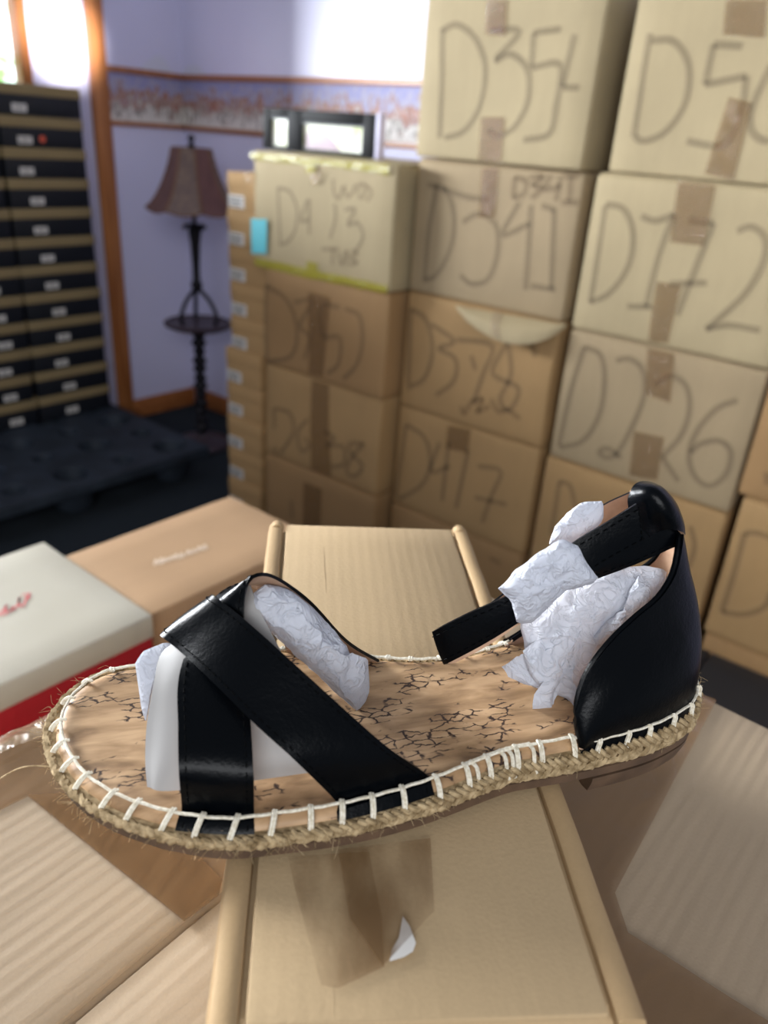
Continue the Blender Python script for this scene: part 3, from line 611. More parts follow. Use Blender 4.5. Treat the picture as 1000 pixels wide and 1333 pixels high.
# ------------------------------------------------------------------ the big taped carton that serves as a table
ZC = 1.123
bigN = lowcarton('lower carton carrying the big taped carton in the foreground', -.17, .36, -.04, .47, .001, .56, 2, 41)
big = thing('taped_carton', 'big cardboard carton in the foreground, top crossed by brown packing tape, under the mailer box', 'carton', RP(.105, 0, .5605), RZ)
hz = ZC-.5605; bw = .53
b = bmesh.new(); box(b, -bw/2, bw/2, -.05, .474, 0, hz-.003, bev=.005, seg=3, cuts=8, warp=.0015, wf=8, seed=6); obj('body', b, K_BIG, big)
# upper layers of the lid: two flaps that do not quite meet
def flap(name, x0, x1, y0, y1, z0, z1, m):
    b = bmesh.new(); box(b, x0, x1, y0, y1, z0, z1, bev=.0012, cuts=10, warp=.0012, wf=14, seed=8); return obj(name, b, m, big)
xs = .105-.2
flap('top_flap', -bw/2+.002, xs-.003, -.048, .472, hz-.0042, hz+.0003, K_BIG)
flap('top_flap', xs+.001, bw/2-.002, -.048, .472, hz-.0042, hz-.0012, K_BIG)
def patch(name, pts, m, lift, root=big, z=ZC, nsub=5, wrk=.0006, label=None, fq=45):
    b = bmesh.new(); P = [loc(root, onz(x, y, z)) for x, y in pts]
    vs = [b.verts.new((p.x, p.y, p.z+lift)) for p in P]; b.faces.new(vs)
    bmesh.ops.triangulate(b, faces=b.faces[:]);
    for _ in range(nsub): bmesh.ops.subdivide_edges(b, edges=[e for e in b.edges if e.calc_length() > .008], cuts=1); bmesh.ops.triangulate(b, faces=b.faces[:])
    if root is big:                                   # tape and film stop at, or fold over, the carton's edges
        for v in b.verts:
            ex = max(-bw/2+.001-v.co.x, v.co.x-(bw/2-.001), 0); ey = max(v.co.y-.473, 0)
            v.co.x = max(-bw/2-.0012, min(bw/2+.0012, v.co.x)); v.co.y = min(.4752, v.co.y); v.co.z -= min(.05, max(ex, ey))
    for v in b.verts: v.co.z += wrk*noise.noise(v.co*fq)+wrk*.6
    return obj(name, b, m, root, label=label, ang=0)
patch('packing_tape', [(-12, 972), (60, 937), (190, 871), (300, 960), (300, 1100), (285, 1168), (240, 1203), (37, 1040), (-12, 1064)], TAPE_NEAR, .0012, label='brown tape across the left end')
patch('packing_tape', [(37, 1040), (110, 1035), (235, 1095), (290, 1150), (284, 1168), (240, 1203)], TAPE_NEAR, .0024, label='second layer of brown tape')
patch('packing_tape', [(640, 870), (800, 862), (889, 897), (932, 914), (800, 1165), (817, 1217), (1015, 1342), (1015, 1420), (840, 1420), (700, 1100)], TAPE_NEAR, .0012, label='brown tape along the right flap')
patch('plastic_film', [(-12, 966), (60, 932), (188, 868), (200, 880), (120, 925), (60, 965), (-12, 1000)], FILM, .003, wrk=.0035, fq=70, label='clear crinkled film over the edge')

# ------------------------------------------------------------------ mailer (the shoe's own kraft box)
ZS = 1.233
yaw = math.radians(6.2)
mc = (onz(266, 1333, ZS)+onz(838, 1333, ZS)+onz(352, 690, ZS)+onz(610, 686, ZS))/4
mb_ = thing('mailer_box', 'brown corrugated mailer box with rolled side edges, lying under the black sandal', 'box', (mc.x, mc.y, ZC+.0024), yaw)
hm = ZS-ZC-.0024
MW = .0605
nearL = loc(mb_, onz(838, 1328, ZS)).y; farL = loc(mb_, onz(480, 685, ZS)).y
b = bmesh.new(); box(b, -MW+.004, MW-.004, nearL+.006, farL-.003, 0, hm-.0035, bev=.002, cuts=5, warp=.0008, seed=2); obj('tray', b, K_MAILER, mb_)
b = bmesh.new(); box(b, -MW+.0094, MW-.0094, nearL+.002, farL, hm-.0034, hm, bev=.0012, cuts=12, warp=.0007, wf=25, seed=4)
for x0 in (-.0275,):                             # scored lines pressed up in the lid
    tube(b, [(x0+.001*math.sin(y*40), y, hm-.0005) for y in [nearL+.004+(farL-nearL-.008)*i/24 for i in range(25)]], .0006, 6)
obj('lid', b, K_MAILER, mb_)
for s in (-1, 1):
    b = bmesh.new(); rows = []; n_ = 40
    for i in range(n_+1):
        y = nearL+(farL-nearL)*i/n_; wob = .0006*noise.noise(Vector((y*30, s, 0))); ring = []
        for k in range(12):
            a = 2*PI*k/12; ring.append((s*(MW-.0036)+.0042*math.copysign(abs(math.cos(a))**.6, math.cos(a))+wob, y, hm-.003+.0036*math.copysign(abs(math.sin(a))**.6, math.sin(a))+wob))
        rows.append([b.verts.new(p) for p in ring])
    for i in range(n_):
        for k in range(12): b.faces.new((rows[i][k], rows[i][(k+1) % 12], rows[i+1][(k+1) % 12], rows[i+1][k]))
    b.faces.new(rows[0]); b.faces.new(rows[-1])
    box(b, s*(MW-.0005)-.0018, s*(MW-.0005)+.0018, nearL, farL-.002, .001, hm-.003, bev=.0008)
    obj('side_wall', b, K_EDGE, mb_, label='rolled cardboard side edge')
    b = bmesh.new(); rows = []                        # frayed corner where the roll ends
    for i in range(8):
        a = 2*PI*i/8*.8; rows.append([(s*(MW-.004)+.004*math.cos(a), farL-.004+.006*k/3+.0012*noise.noise(Vector((i, k, s))), hm-.0025+.004*math.sin(a)) for k in range(4)])
    grid(b, rows, thick=.0008); obj('frayed_corner', b, K_EDGE, mb_)
def mpatch(name, pts, m, lift, label, **k): return patch(name, pts, m, lift, mb_, ZS, label=label, **k)
mpatch('tape_residue', [(375, 1118), (480, 1112), (497, 1200), (500, 1262), (440, 1290), (418, 1286), (400, 1220), (385, 1165)], RESID, .0012, 'dark residue of torn off tape', wrk=.0001)
mpatch('tape_residue', [(440, 1110), (560, 1095), (565, 1190), (498, 1262), (455, 1200)], RESID, .0015, 'paler residue of torn off tape', wrk=.0001)
mpatch('torn_label', [(524, 1197), (533, 1210), (541, 1232), (537, 1243), (526, 1250), (507, 1256), (510, 1240), (519, 1225)], WHITE, .0013, 'torn scrap of white label', wrk=.0002)

# ------------------------------------------------------------------ the sandal
near_px = [(300, 1071), (370, 1063), (440, 1052), (500, 1038), (560, 1019), (650, 984), (700, 973), (755, 962), (830, 942), (870, 924), (889, 908)]
toe_px = [(150, 880), (108, 903), (87, 933), (85, 962), (97, 990), (115, 1013), (138, 1030), (165, 1044), (205, 1057), (240, 1065)]
L0 = [onfoot(*p) for p in toe_px+near_px]
L0 += [Vector((x, y, 0)) for x, y in ((.1318, .266), (.130, .281), (.1185, .2925), (.100, .295), (.080, .290))]
L0 += [onfoot(663, 845), onfoot(600, 862), onfoot(545, 867), onfoot(490, 864)]
L0 += [Vector((x, y, 0)) for x, y in ((-.025, .2695), (-.052, .268), (-.078, .2585))]
ROOT = Vector((0.0, .225, ZS))
NL = 240
LP = resample([Vector((p.x, p.y, 0)) for p in cat(L0, 12, True)], NL, True)
area = sum(LP[i].x*LP[(i+1) % NL].y-LP[(i+1) % NL].x*LP[i].y for i in range(NL))
sgn = 1 if area > 0 else -1
NRM = []
for i in range(NL):
    T = (LP[(i+2) % NL]-LP[(i-2) % NL]).normalized(); NRM.append(Vector((T.y, -T.x, 0))*sgn)
def lp(i, off, z): p = LP[i % NL]+NRM[i % NL]*off; return Vector((p.x, p.y, z))
def lpf(f, off, zfn):
    i = int(math.floor(f)) ; k = f-i; a = LP[i % NL].lerp(LP[(i+1) % NL], k); n_ = NRM[i % NL].lerp(NRM[(i+1) % NL], k); p = a+n_*off
    return Vector((p.x, p.y, zfn(p.x)))
def near_idx(p): return min(range(NL), key=lambda i: (LP[i]-Vector((p.x, p.y, 0))).length)
sd = thing('espadrille_sandal', 'black strappy espadrille sandal with cork footbed and jute sole on the mailer box', 'sandal', tuple(ROOT+Vector((0, 0, .0012))))
def R(p): return Vector(p)-ROOT
def band(b, prof, mi=0):                              # sweep a profile of (offset, z function) round the outline
    V = [[b.verts.new(R(lp(i, o_, z_(LP[i].x)))) for i in range(NL)] for o_, z_ in prof]
    for A_, B_ in zip(V, V[1:]):
        for i in range(NL): b.faces.new((A_[i], A_[(i+1) % NL], B_[(i+1) % NL], B_[i])).material_index = mi
    return V
def fill(b, ring, mi=0):
    es = [b.edges.get((ring[i], ring[(i+1) % len(ring)])) or b.edges.new((ring[i], ring[(i+1) % len(ring)])) for i in range(len(ring))]
    r = bmesh.ops.triangle_fill(b, edges=es, use_beauty=True)
    for g in r['geom']:
        if isinstance(g, bmesh.types.BMFace): g.material_index = mi
ZB = ZS+.0006                                         # underside
b = bmesh.new(); V = band(b, [(-.004, lambda x: ZB), (.0035, lambda x: ZB+.0005), (.0062, lambda x: ZB+.0015), (.0062, lambda x: ZB+.0052), (.0035, lambda x: ZB+.006)]); fill(b, V[0]); fill(b, V[-1]); obj('outsole', b, RUBBER, sd)
# heel block under the part that overhangs the mailer
ib = [i for i in range(NL) if LP[i].x > .086-.25*(LP[i].y-.22)]
i0 = next(i for i in range(NL) if i in set(ib) and (i-1) % NL not in set(ib)); seq = [(i0+k) % NL for k in range(len(ib))]
b = bmesh.new(); rings = []
for off, z in ((.0005, ZB-.0082), (.0045, ZB-.0075), (.006, ZB-.002), (.006, ZB)): rings.append([b.verts.new(R(lp(i, off, z))) for i in seq])
for A_, B_ in zip(rings, rings[1:]):
    for k in range(len(seq)): b.faces.new((A_[k], A_[(k+1) % len(seq)], B_[(k+1) % len(seq)], B_[k]))
fill(b, rings[0]); fill(b, rings[-1]); obj('heel_block', b, RUBBER, sd)
# footbed
b = bmesh.new(); V = band(b, [(.0035, lambda x: ZB+.006), (.0035, lambda x: zf(x)-.004), (.0028, lambda x: zf(x)-.0018), (.0012, lambda x: zf(x)-.0004), (-.001, zf), (-.004, lambda x: zf(x)+.0002)])
top = [[v for v in V[-1]]]
ctr = R(sum(LP, Vector())/NL); 
mid = []
for fct, dz in ((.86, .0001), (.7, -.0004), (.5, -.001), (.3, -.0012)):
    ring = []
    for i in range(NL):
        base = V[-1][i].co; q = Vector((LP[i].x, LP[i].y, 0))
        ax = Vector((.964, .267, 0)); cc = Vector((.005, .233, 0)); s = (q-cc).dot(ax); s2 = max(-.075, min(.085, s)); axp = cc+ax*s2
        p = axp.lerp(Vector((base.x+ROOT.x, base.y+ROOT.y, 0)), fct); ring.append(b.verts.new(R((p.x, p.y, zf(p.x)+dz))))
    mid.append(ring)
allr = [V[-1]]+mid
for A_, B_ in zip(allr, allr[1:]):
    for i in range(NL): b.faces.new((A_[i], A_[(i+1) % NL], B_[(i+1) % NL], B_[i]))
fill(b, mid[-1]); fill(b, V[0]); obj('footbed', b, CORK, sd, label='cork footbed')
# jute: a backing band and two rows of slanted strands
ztop = lambda x: zf(x)-.0027
zbot = lambda x: ZB+.0062
zmid = lambda x: .5*(ztop(x)+zbot(x))
b = bmesh.new(); V = band(b, [(.003, zbot), (.0047, zbot), (.0058, zmid), (.0047, ztop), (.003, ztop)])
P_len = sum((LP[(i+1) % NL]-LP[i]).length for i in range(NL)); ns = int(P_len/.0030)
def strand(b, P, r):
    tube(b, P, lambda i: r*math.sin(PI*(i+.7)/(len(P)+.4))**.5, 6)
for k in range(ns):
    f = k*NL/ns; st = NL/ns*1.5
    for row in (0, 1):
        j = random.uniform(-.12, .12)
        if row == 0: za, zb_, fa, fb = ztop, zmid, f+j, f+st*1.25+j
        else: za, zb_, fa, fb = zbot, zmid, f+j, f+st*1.25+j
        P = []
        for q in range(6):
            t = q/5; ff = fa+(fb-fa)*t; off = .0052+.0013*math.sin(PI*min(1, t*1.0))+random.uniform(-.0005, .0005)
            P.append(R(lpf(ff, off, lambda x: za(x)+(zb_(x)-za(x))*t*1.05)))
        hgt = abs(ztop(LP[int(f) % NL].x)-zbot(LP[int(f) % NL].x)); strand(b, P, max(.00125, hgt*.15))
obj('jute_braid', b, JUTE, sd)
b = bmesh.new()
for k in range(420):
    f = random.uniform(0, NL) if k > 190 else random.uniform(-10, 75)
    p = R(lpf(f, .0062, lambda x: ztop(x)+random.uniform(-.006, .0015))); n_ = NRM[int(f) % NL]; d_ = (n_+Vector((random.uniform(-1, 1), random.uniform(-1, 1), random.uniform(-.4, .9)))).normalized(); L = random.uniform(.002, .006)
    tube(b, cat([p, p+d_*L*.5+Vector((0, 0, random.uniform(-.001, .001))), p+d_*L+Vector((random.uniform(-.0015, .0015), random.uniform(-.0015, .0015), random.uniform(-.002, .001)))], 3), .00008, 3, cap=False)
obj('loose_fibres', b, JUTE, sd); b = bmesh.new()
s0 = R(onfoot(62, 985)); tube(b, cat([s0+Vector((.006, 0, -.006)), R(onz(30, 1002, 1.236)), R(onz(-20, 1030, 1.22))], 8), .00028, 5)
obj('loose_thread', b, JUTE, sd)
s_near = near_idx(onfoot(752, 963)); s_far = near_idx(onfoot(663, 845)); cnt = (s_far-s_near) % NL
def onc(f):
    q = (f-s_near) % NL; return max(0.0, min(1.0, min(q, cnt-q)/2.5+.3)) if q <= cnt else 0.0
# whip stitching: running thread with short cross stitches
b = bmesh.new(); tube(b, [R(lp(i, .0009+.0036*onc(i), zf(LP[i].x)+.0019-.0009*onc(i)+.0002*math.sin(i*1.7))) for i in range(NL)], .0006, 6, closed=True)
nst = int(P_len/.0112)
for k in range(nst):
    f = (k+random.uniform(-.12, .12))*NL/nst; sk = random.uniform(-.25, .25)+(.9 if 15 < f < 60 else .3)
    zt = lambda x: zf(x)+.0022
    kc = onc(f)
    if kc > .2: P = [R(lpf(f, .0042, lambda x: zf(x)+.0016)), R(lpf(f-.25*sk, .0052, lambda x: zf(x)+.0004)), R(lpf(f-.6*sk, .0054, lambda x: zf(x)-.002)), R(lpf(f-sk, .0060, lambda x: zf(x)-.0048))]
    else: P = [R(lpf(f, -.0002, zt)), R(lpf(f-.15*sk, .0016, lambda x: zf(x)+.0021)), R(lpf(f-.4*sk, .0036, lambda x: zf(x)+.0006)), R(lpf(f-.7*sk, .0052, lambda x: zf(x)-.0018)), R(lpf(f-sk, .0060, lambda x: zf(x)-.0046))]
    tube(b, cat(P, 4), .00062, 6); tube(b, cat([p+Vector((.0009, 0, 0)) for p in P], 4), .00055, 6)
fa = near_idx(onfoot(605, 1000)); fb = near_idx(onfoot(690, 975))
for f in (fa+1, (fa+fb)/2+.6, (fa+fb)/2+1.8, fb):    # knotted extra stitches at the waist
    P = [R(lpf(f, -.0006, lambda x: zf(x)+.0012)), R(lpf(f+.3, .003, lambda x: zf(x)+.0006)), R(lpf(f+.2, .0058, lambda x: zf(x)-.004)), R(lpf(f+.6, .0064, lambda x: zf(x)-.007))]
    tube(b, cat(P, 4), .0008, 6)
lo, hi = (fa, fb) if fa < fb else (fb, fa)
tube(b, [R(lpf(lo+(hi-lo)*q/12, .0052+.0006*math.sin(q), lambda x: zf(x)-.005+.0006*math.sin(q*2))) for q in range(13)], .0008, 6)
tube(b, [R(lpf(lo+(hi-lo)*q/12, .0006, lambda x: zf(x)+.0018)) for q in range(13)], .0008, 6)
obj('whip_stitching', b, THREADW, sd, label='natural cotton stitching')

# straps: ribbons between two rails, leather outside and tan lining inside
def ribbon(name, railA, railB, parent, thick=-.0014, nc=8, nspan=6, bulge=.0012, stitch=True, inset=.0022, label=None, mats=None, flip=False, om=0):
    a = cat([R(p) for p in railA], nspan); c = cat([R(p) for p in railB], nspan); m = max(len(a), len(c)); a = resample(a, m); c = resample(c, m)
    rows = []
    for i in range(m):
        row = []
        T = (a[min(i+1, m-1)]+c[min(i+1, m-1)]-a[max(i-1, 0)]-c[max(i-1, 0)]); W = c[i]-a[i]; n_ = W.cross(T)
        n_ = n_.normalized()*(1 if not flip else -1) if n_.length > 1e-12 else Vector((0, 0, 1))
        for k in range(nc+1):
            f = k/nc; row.append(a[i].lerp(c[i], f)+n_*bulge*math.sin(PI*f))
        rows.append(row)
    b = bmesh.new(); grid(b, rows, om, thick*(1 if not flip else -1), 1-om)
    o = obj(name, b, mats or [LEATHER, LEATHER_IN], parent, label=label)
    if stitch:
        b = bmesh.new()
        def dash(P):
            Q = resample(P, max(4, int(sum((P[i+1]-P[i]).length for i in range(len(P)-1))/.0011)))
            for i in range(0, len(Q)-2, 3): tube(b, [Q[i], Q[i+1], Q[i+2].lerp(Q[i+1], .4)], .00024, 5)
        for side in (0, 1):
            P = []
            for i in range(m):
                W = rows[i][-1]-rows[i][0]; L = max(W.length, 1e-6); f = min(.45, inset/L); f = f if side == 0 else 1-f; x = f*nc; k = min(nc-1, int(x)); q = rows[i][k].lerp(rows[i][k+1], x-k)
                T = rows[min(i+1, m-1)][k]-rows[max(i-1, 0)][k]; n_ = W.cross(T); n_ = n_.normalized()*(1 if not flip else -1) if n_.length > 1e-12 else Vector((0, 0, 1)); P.append(q+n_*.00025)
            dash(P)
        obj('stitching', b, THREADB, o)
    return o, rows
ov = lambda p, dz=0: Vector((p.x, p.y, p.z+dz))
# front strap (toe side at the near edge, heel side at the far edge), runs underneath
fA = [ony(236, 1080, .1695), onfoot(234, 1064), ony(233, 1010, .1795), ony(232, 950, .188), ony(233, 885, .198), ony(256, 822, .214), ony(288, 772, .229)]
fA = [Vector((-.0545, .167, zf(-.054)-.0035)), onfoot(234, 1064)+Vector((0, 0, .0012)), ony(233, 1010, .181), ony(232, 950, .192), ony(233, 885, .2085), ony(254, 824, .2265), ony(286, 775, .2365), Vector((-.047, .249, 1.293)), Vector((-.041, .263, 1.270)), Vector((-.037, .2725, zf(-.037)-.001))]
fB = [Vector((-.031, .1735, zf(-.03)-.0035)), onfoot(332, 1068)+Vector((0, 0, .0012)), ony(330, 1010, .1835), ony(326, 940, .1975), ony(319, 868, .2135), ony(317, 806, .2235), ony(321, 764, .2265), ony(333, 750, .2295), ony(360, 754, .2365), ony(404, 785, .2465), ony(452, 836, .258), onfoot(494, 864)+Vector((0, .001, 0))]
def edge_pts(x, y): 
    i = near_idx(onfoot(x, y)); return [lpf(i, .0056, lambda x: zf(x)-.0045), lpf(i, .0016, lambda x: zf(x)+.0002), lpf(i, -.0015, lambda x: zf(x)+.0012)]
fA = edge_pts(233, 1064)+fA[2:]; fB = edge_pts(331, 1068)+fB[2:]
STRAP_A = (fA, fB)
strapA, rowsA = ribbon('front_strap', fA, fB, sd, bulge=.0006, thick=.0014, label='black leather strap crossing underneath')
cA = [Vector((-.009, .1785, zf(-.009)-.0035)), onfoot(439, 1046)+Vector((0, 0, .0014)), ony(380, 990, .1865), ony(324, 938, .193), ony(266, 881, .206), ony(228, 846, .2195), ony(208, 829, .2265), Vector((-.0745, .241, 1.273)), Vector((-.068, .252, 1.258)), Vector((-.064, .262, zf(-.064)))]
cB = [Vector((.0245, .1895, zf(.02)-.0035)), onfoot(561, 1013)+Vector((0, 0, .0014)), ony(500, 973, .1985), ony(404, 887, .205), ony(340, 829, .2145), ony(300, 795, .2235), ony(276, 778, .2305), Vector((-.0595, .246, 1.287)), Vector((-.054, .257, 1.268)), Vector((-.049, .266, zf(-.049)))]
cA = edge_pts(438, 1050)+cA[2:]; cB = edge_pts(560, 1018)+cB[2:]
strapB, rowsB = ribbon('cross_strap', cA, cB, sd, bulge=.0006, thick=.0014, label='black leather strap crossing on top')
# heel counter
nS, nH = 48, 12
Tpts = [onfoot(752, 962)+Vector((0, 0, .002)), ony(749, 930, .2255), ony(758, 892, .2295), ony(775, 862, .233), ony(800, 832, .2385), ony(830, 804, .2455), ony(856, 782, .2525), ony(876, 750, .261), ony(884, 712, .268), ony(883, 690, .276), ony(872, 684, .286), ony(858, 722, .2925), ony(835, 742, .297), ony(795, 760, .3), ony(740, 790, .296), ony(700, 812, .290), onfoot(664, 842)+Vector((0, 0, .003))]
Tc = resample(cat(Tpts, 8), nS+1)
def blendT(i):
    return Tc[i]
# perimeter progress follows the top rail's progress
prog = [0, .012, .03, .075, .14, .215, .29, .37, .44, .5, .56, .63, .69, .76, .86, .94, 1.0]
Tc = []; PR = []
for i in range(nS+1):
    g = i/nS*(len(Tpts)-1); Tc.append(None); PR.append(g)
tt = cat(Tpts, 12); pp = cat([(p, 0, 0) for p in prog], 12)
idx = [int(round(i/nS*(len(tt)-1))) for i in range(nS+1)]
rowsO = []
for i in idx:
    f = s_near+cnt*pp[i].x; bt = lpf(f, .0028, lambda x: zf(x)-.0035); tp = tt[i]; nn = NRM[int(f) % NL].lerp(NRM[(int(f)+1) % NL], f-int(f))
    hgt = max(0, tp.z-bt.z)
    col = []
    for k in range(nH+1):
        v = k/nH; p = bt.lerp(tp, v) if k else lpf(f, .0046, lambda x: zf(x)-.0052); bl = math.sin(PI*v)*.05*hgt + (.0022*math.sin(PI*min(1, v*1.3))); p += nn*bl; col.append(R(p))
    rowsO.append(col)
b = bmesh.new(); grid(b, rowsO, 0, .0013, 0); hc = obj('heel_counter', b, LEATHER, sd, label='black leather heel cup')
def inner(rows, off):
    out = []
    nr, nc = len(rows), len(rows[0])
    for i in range(nr):
        r_ = []
        for j in range(nc):
            a = rows[min(i+1, nr-1)][j]-rows[max(i-1, 0)][j]; c = rows[i][min(j+1, nc-1)]-rows[i][max(j-1, 0)]; m = a.cross(c); m = m.normalized() if m.length > 1e-12 else Vector()
            r_.append(rows[i][j]+m*off)
        out.append(r_)
    return out
# lining on whichever side faces the foot
ci = R(Vector((.09, .262, 1.27))); test = inner(rowsO, .0013); sgn2 = 1 if (test[8][6]-ci).length < (rowsO[8][6]-ci).length else -1
b = bmesh.new(); grid(b, inner(rowsO, sgn2*.0016 if sgn2 > 0 else -.0004), 0, sgn2*.0006, 0); obj('lining', b, LEATHER_IN, hc, label='tan heel lining')
b = bmesh.new(); edge = [r_[-1] for r_ in inner(rowsO, sgn2*.0006)]; tube(b, edge, .0011, 8); obj('edge_binding', b, LEATHER, hc)
# ankle strap: a flattened loop, near run and far run joined by a fold at its front end
aT = [ony(828, 660, .264), ony(788, 685, .262), ony(745, 711, .2585), ony(705, 748, .2545), ony(660, 779, .2515), ony(612, 801, .250), ony(568, 823, .2505), ony(562, 826, .254), ony(572, 822, .259), ony(625, 797, .266), ony(690, 745, .278), ony(742, 690, .288), ony(784, 660, .293), ony(820, 643, .294)]
aB = [ony(839, 711, .262), ony(806, 729, .26), ony(776, 747, .2565), ony(728, 778, .2525), ony(672, 816, .2495), ony(628, 843, .248), ony(584, 866, .2485), ony(578, 868, .252), ony(590, 865, .257), ony(640, 838, .264), ony(705, 790, .276), ony(757, 735, .286), ony(800, 695, .291), ony(832, 680, .292)]
ank, _ = ribbon('ankle_strap', aT, aB, sd, thick=.0014, bulge=.0004, nspan=5, label='black ankle strap with tan lining', flip=True)
b = bmesh.new(); q0, q1 = R(ony(832, 668, .2635)), R(ony(836, 708, .262))
for a_, c_ in ((ony(831, 663, .2634), ony(836, 708, .2615)),):
    Q = resample([R(a_), R(c_)], 18)
    for i in range(0, 16, 3): tube(b, [Q[i], Q[i+1], Q[i+2].lerp(Q[i+1], .4)], .0003, 5)
obj('stitching', b, THREADB, ank)
kT = [ony(776, 722, .263), ony(805, 703, .266), ony(836, 686, .2685), ony(866, 676, .271), ony(882, 680, .276), ony(884, 686, .281)]
kB = [ony(774, 758, .262), ony(820, 741, .265), ony(850, 728, .267), ony(872, 718, .2695), ony(885, 713, .274), ony(886, 716, .28)]
ribbon('strap_base', kT, kB, sd, bulge=.0004, thick=.0014, nspan=5, inset=.0016)
# keeper loop at the top of the heel
rl = [[ony(*p) for p in r_] for r_ in ([(819, 644, .2745), (820, 660, .2725), (824, 676, .271), (832, 690, .270), (842, 702, .270)], [(832, 635, .276), (842, 643, .268), (853, 656, .265), (862, 672, .2635), (865, 690, .265)], [(845, 635, .281), (857, 641, .272), (868, 655, .2675), (878, 674, .2665), (881, 694, .268)], [(852, 638, .287), (866, 648, .28), (877, 663, .275), (885, 684, .2725), (887, 700, .273)])]
b = bmesh.new(); cols = [cat([R(p) for p in r_], 5) for r_ in rl]; rows = []
for i in range(len(cols[0])): rows.append(cat([c[i] for c in cols], 4))
grid(b, rows, 1, .0014, 0); obj('keeper_loop', b, [LEATHER, LEATHER_IN], sd, label='folded leather loop at the heel top')

# ------------------------------------------------------------------ paper stuffed in the sandal
def crumple(p, amp, fq, seed):
    v = Vector(); o3 = Vector((seed, seed*2, seed*3))
    w_ = noise.noise_vector(p*fq*.8+o3)*.35/fq
    for k, a in ((fq*1.0, amp*.8), (fq*2.2, amp*.4)):
        d, pts = noise.voronoi((p+w_)*k+o3); e = min(1.0, d[1]-d[0])
        t = noise.noise_vector(pts[0]*3.1+o3)            # each facet leans its own way
        v += t*a*.9*min(1, e*2.5) - t*a*.2
        d2, pt2 = noise.voronoi((p-w_)*k*.8+o3*1.7+Vector((9, 4, 2))); v -= noise.noise_vector(pt2[0]*2.3)*a*.55*min(1, (d2[1]-d2[0])*2)
    for k, a in ((fq*1.2, amp*.7), (fq*2.6, amp*.3)):
        q = p*k+o3; v += Vector((abs(noise.noise(q))-.25, abs(noise.noise(q+Vector((17, 5, 3))))-.25, abs(noise.noise(q+Vector((3, 31, 7))))-.25))*a
    return v
def wad(b, outline, Yf, bulge, back=None, amp=.0035, fq=70, seed=0., nper=5, rings=20, org=ROOT, flat=None):
    P = resample([Vector((x, y, 0)) for x, y in outline], len(outline)*(nper+2), True)
    n = len(P); cx = sum(p.x for p in P)/n; cy = sum(p.y for p in P)/n; back = bulge if back is None else back
    layers = []
    for side in (1, -1):
        for k in range(rings):
            r_ = 1-k/rings if side == 1 else None
    def ring(r_, side):
        out = []
        for p in P:
            x, y = cx+(p.x-cx)*r_, cy+(p.y-cy)*r_; dep = math.sqrt(max(0, 1-r_**2.2)); Y = Yf(x, y)-side*dep*(bulge if side > 0 else back)
            q = ony(x, y, Y); q += crumple(q, amp*(.35+.65*(1-r_**6)), fq, seed)
            out.append(b.verts.new(q-org))
        return out
    rs = [1-k/rings for k in range(rings)]
    F_ = [ring(r_, 1) for r_ in rs]; B_ = [F_[0]]+[ring(r_, -1) for r_ in rs[1:]]
    for L_, fl in ((F_, 0), (B_, 1)):
        for A_, D_ in zip(L_, L_[1:]):
            for i in range(n): b.faces.new((A_[i], A_[(i+1) % n], D_[(i+1) % n], D_[i]))
        c = ony(cx, cy, Yf(cx, cy)-(bulge if not fl else -back)); vc = b.verts.new(c+crumple(c, amp, fq, seed)-org)
        for i in range(n): b.faces.new((L_[-1][i], L_[-1][(i+1) % n], vc))
# smooth white card arched under the straps
b = bmesh.new(); e = Vector((0, .004, 0))
cl = [onfoot(193, 1032)+Vector((0, 0, .0012)), ony(186, 1000, .194)+e, ony(187, 955, .2), ony(196, 905, .2075), ony(206, 868, .216), ony(240, 842, .224), ony(285, 800, .234)]
cr_ = [onfoot(410, 1010)+Vector((0, 0, .0012)), ony(404, 985, .1985), ony(396, 945, .203), ony(380, 900, .2085), ony(355, 850, .2165), ony(335, 810, .224), ony(322, 775, .232)]
for L_ in (cl, cr_):
    for i_ in range(2, 7): L_[i_] = L_[i_]+Vector((0, .0055, .0))
a_, c_ = cat([p-ROOT for p in cl], 5), cat([p-ROOT for p in cr_], 5)
mids = [onfoot(232, 1036)+Vector((0, 0, .0014)), ony(236, 1002, .1905)+e, ony(240, 950, .196)+e*.5, ony(246, 895, .2055), ony(258, 850, .215), ony(280, 815, .224), ony(305, 785, .2335)]
for i_ in range(2, 7): mids[i_] = mids[i_]+Vector((0, .0065, 0))
m_ = cat([p-ROOT for p in mids], 5)
rows = [cat([a_[i], m_[i], c_[i]], 8) for i in range(len(a_))]
grid(b, rows, 0, -.0006, 0)
single('insert_card', b, CARD, 'smooth pale grey card arched under the crossed straps', 'card', tuple(ROOT+Vector((0, 0, .0014))))
b = bmesh.new(); wad(b, [(330, 775), (347, 763), (378, 772), (408, 798), (432, 822), (452, 845), (462, 868), (479, 862), (482, 892), (478, 915), (469, 936), (440, 908), (402, 872), (366, 840), (336, 812), (322, 795)], lambda x, y: .2375+.00008*(x-400)+.00003*(870-y), .010, .012, amp=.0042, fq=75, seed=2., nper=3)
single('tissue_paper', b, TISSUE, 'crumpled white tissue filling the sandal behind the crossed straps', 'tissue paper', tuple(ROOT+Vector((0, 0, .0014))), ang=28)
b = bmesh.new(); wad(b, [(176, 868), (186, 852), (215, 840), (238, 845), (232, 862), (206, 875), (198, 905), (190, 945), (184, 925), (180, 895)], lambda x, y: .2255-.00012*(y-860), .002, .006, amp=.0006, fq=60, seed=5., nper=2, rings=6)
single('tissue_paper', b, TISSUE, 'small white tissue fold sticking out at the toe side of the straps', 'tissue paper', tuple(ROOT+Vector((0, 0, .0014))), ang=28)
b = bmesh.new()
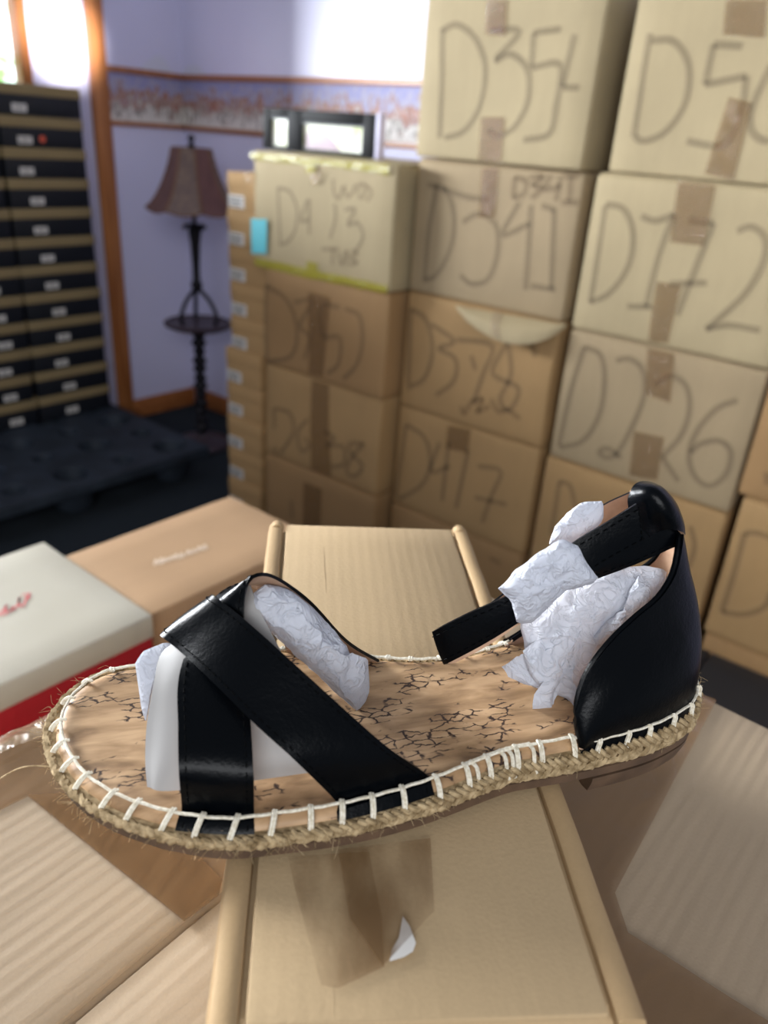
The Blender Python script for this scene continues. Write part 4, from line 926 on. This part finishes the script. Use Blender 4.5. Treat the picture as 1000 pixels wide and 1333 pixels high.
wad(b, [(652, 872), (672, 864), (684, 858), (679, 835), (678, 815), (700, 800), (715, 792), (738, 768), (770, 752), (800, 742), (838, 741), (868, 748), (862, 775), (836, 802), (800, 834), (775, 858), (757, 890), (748, 932), (739, 914), (723, 908), (718, 926), (692, 929), (704, 905), (682, 895), (664, 886)], lambda x, y: .2465+(930-y)/190*.026, .007, .014, amp=.0058, fq=62, seed=9., nper=3, rings=20)
wad(b, [(832, 752), (850, 768), (846, 792), (825, 812), (795, 838), (770, 850), (764, 838), (790, 812), (812, 795), (818, 772)], lambda x, y: .2465+(930-y)/190*.024-.004, .004, .006, amp=.004, fq=110, seed=12., nper=3, rings=10)
wad(b, [(680, 850), (700, 835), (722, 850), (735, 880), (722, 905), (718, 926), (692, 929), (706, 903), (688, 880)], lambda x, y: .2425+(930-y)/190*.024, .003, .006, amp=.003, fq=90, seed=15., nper=2, rings=10)
single('tissue_paper', b, TISSUE, 'large crumpled white tissue wad filling the heel of the sandal', 'tissue paper', tuple(ROOT+Vector((0, 0, .0014))), ang=28)
b = bmesh.new()
wad(b, [(648, 770), (668, 749), (698, 724), (728, 706), (750, 712), (764, 734), (780, 756), (770, 768), (736, 774), (716, 794), (690, 816), (672, 813), (667, 788)], lambda x, y: .2475+.00004*(x-700), .007, .004, amp=.0045, fq=75, seed=21., nper=3, rings=14)
wad(b, [(714, 712), (722, 690), (744, 667), (758, 658), (785, 657), (784, 680), (774, 694), (756, 708), (738, 714)], lambda x, y: .272, .004, .006, amp=.0035, fq=85, seed=25., nper=2, rings=10)
single('tissue_paper', b, TISSUE, 'white tissue wrapped around the ankle strap in front of the heel', 'tissue paper', tuple(ROOT+Vector((0, 0, .0014))), ang=28)

# ------------------------------------------------------------------ light
def area(name, p, target, w, h, e, col):
    l = bpy.data.lights.new(name, 'AREA'); l.shape = 'RECTANGLE'; l.size = w; l.size_y = h; l.energy = e; l.color = col
    o = bpy.data.objects.new(name, l); C.objects.link(o); o.location = p; o.rotation_euler = (Vector(target)-Vector(p)).to_track_quat('-Z', 'Y').to_euler(); return o
k_ = area('window_daylight', RP(5.5, -.2, 1.86), RP(.9, 1.6, 1.3), 1.2, .62, 440, (.9, .95, 1))
c_ = area('foreground_fill', RP(2.9, -.35, 2.1), RP(.2, .35, 1.15), 1.0, .7, 17.5, (.96, .98, 1)); c_.data.spread = math.radians(70)  # added fill lamp with no seen source, narrow spread aimed at the foreground
area('rear_window_daylight', RP(-1.5, -1.9, 2.4), RP(1.4, 1.6, 1.3), 2.0, 1.1, 60, (.95, .97, 1))
sp_ = bpy.data.lights.new('sunbeam', 'SPOT'); sp_.energy = 6000; sp_.spot_size = math.radians(5.0); sp_.spot_blend = 1; sp_.shadow_soft_size = .05; sp_.color = (1, .97, .92)
so = bpy.data.objects.new('sunbeam', sp_); C.objects.link(so); so.location = RP(-1.2, .6, 2.5)
tgt = RP(WT, 2.01, 1.74); so.rotation_euler = (tgt-so.location).to_track_quat('-Z', 'Y').to_euler()
w = bpy.data.worlds.new('world'); sc.world = w; w.use_nodes = True
w.node_tree.nodes['Background'].inputs[0].default_value = (.85, .9, 1, 1); w.node_tree.nodes['Background'].inputs[1].default_value = .29
sc.view_settings.view_transform = 'Standard'; sc.view_settings.look = 'None'; sc.view_settings.gamma = 1; sc.view_settings.exposure = .27; sc.view_settings.use_curve_mapping = False
sc.cycles.max_bounces = 6; sc.cycles.transparent_max_bounces = 12; sc.cycles.sample_clamp_indirect = 4; sc.cycles.use_denoising = True
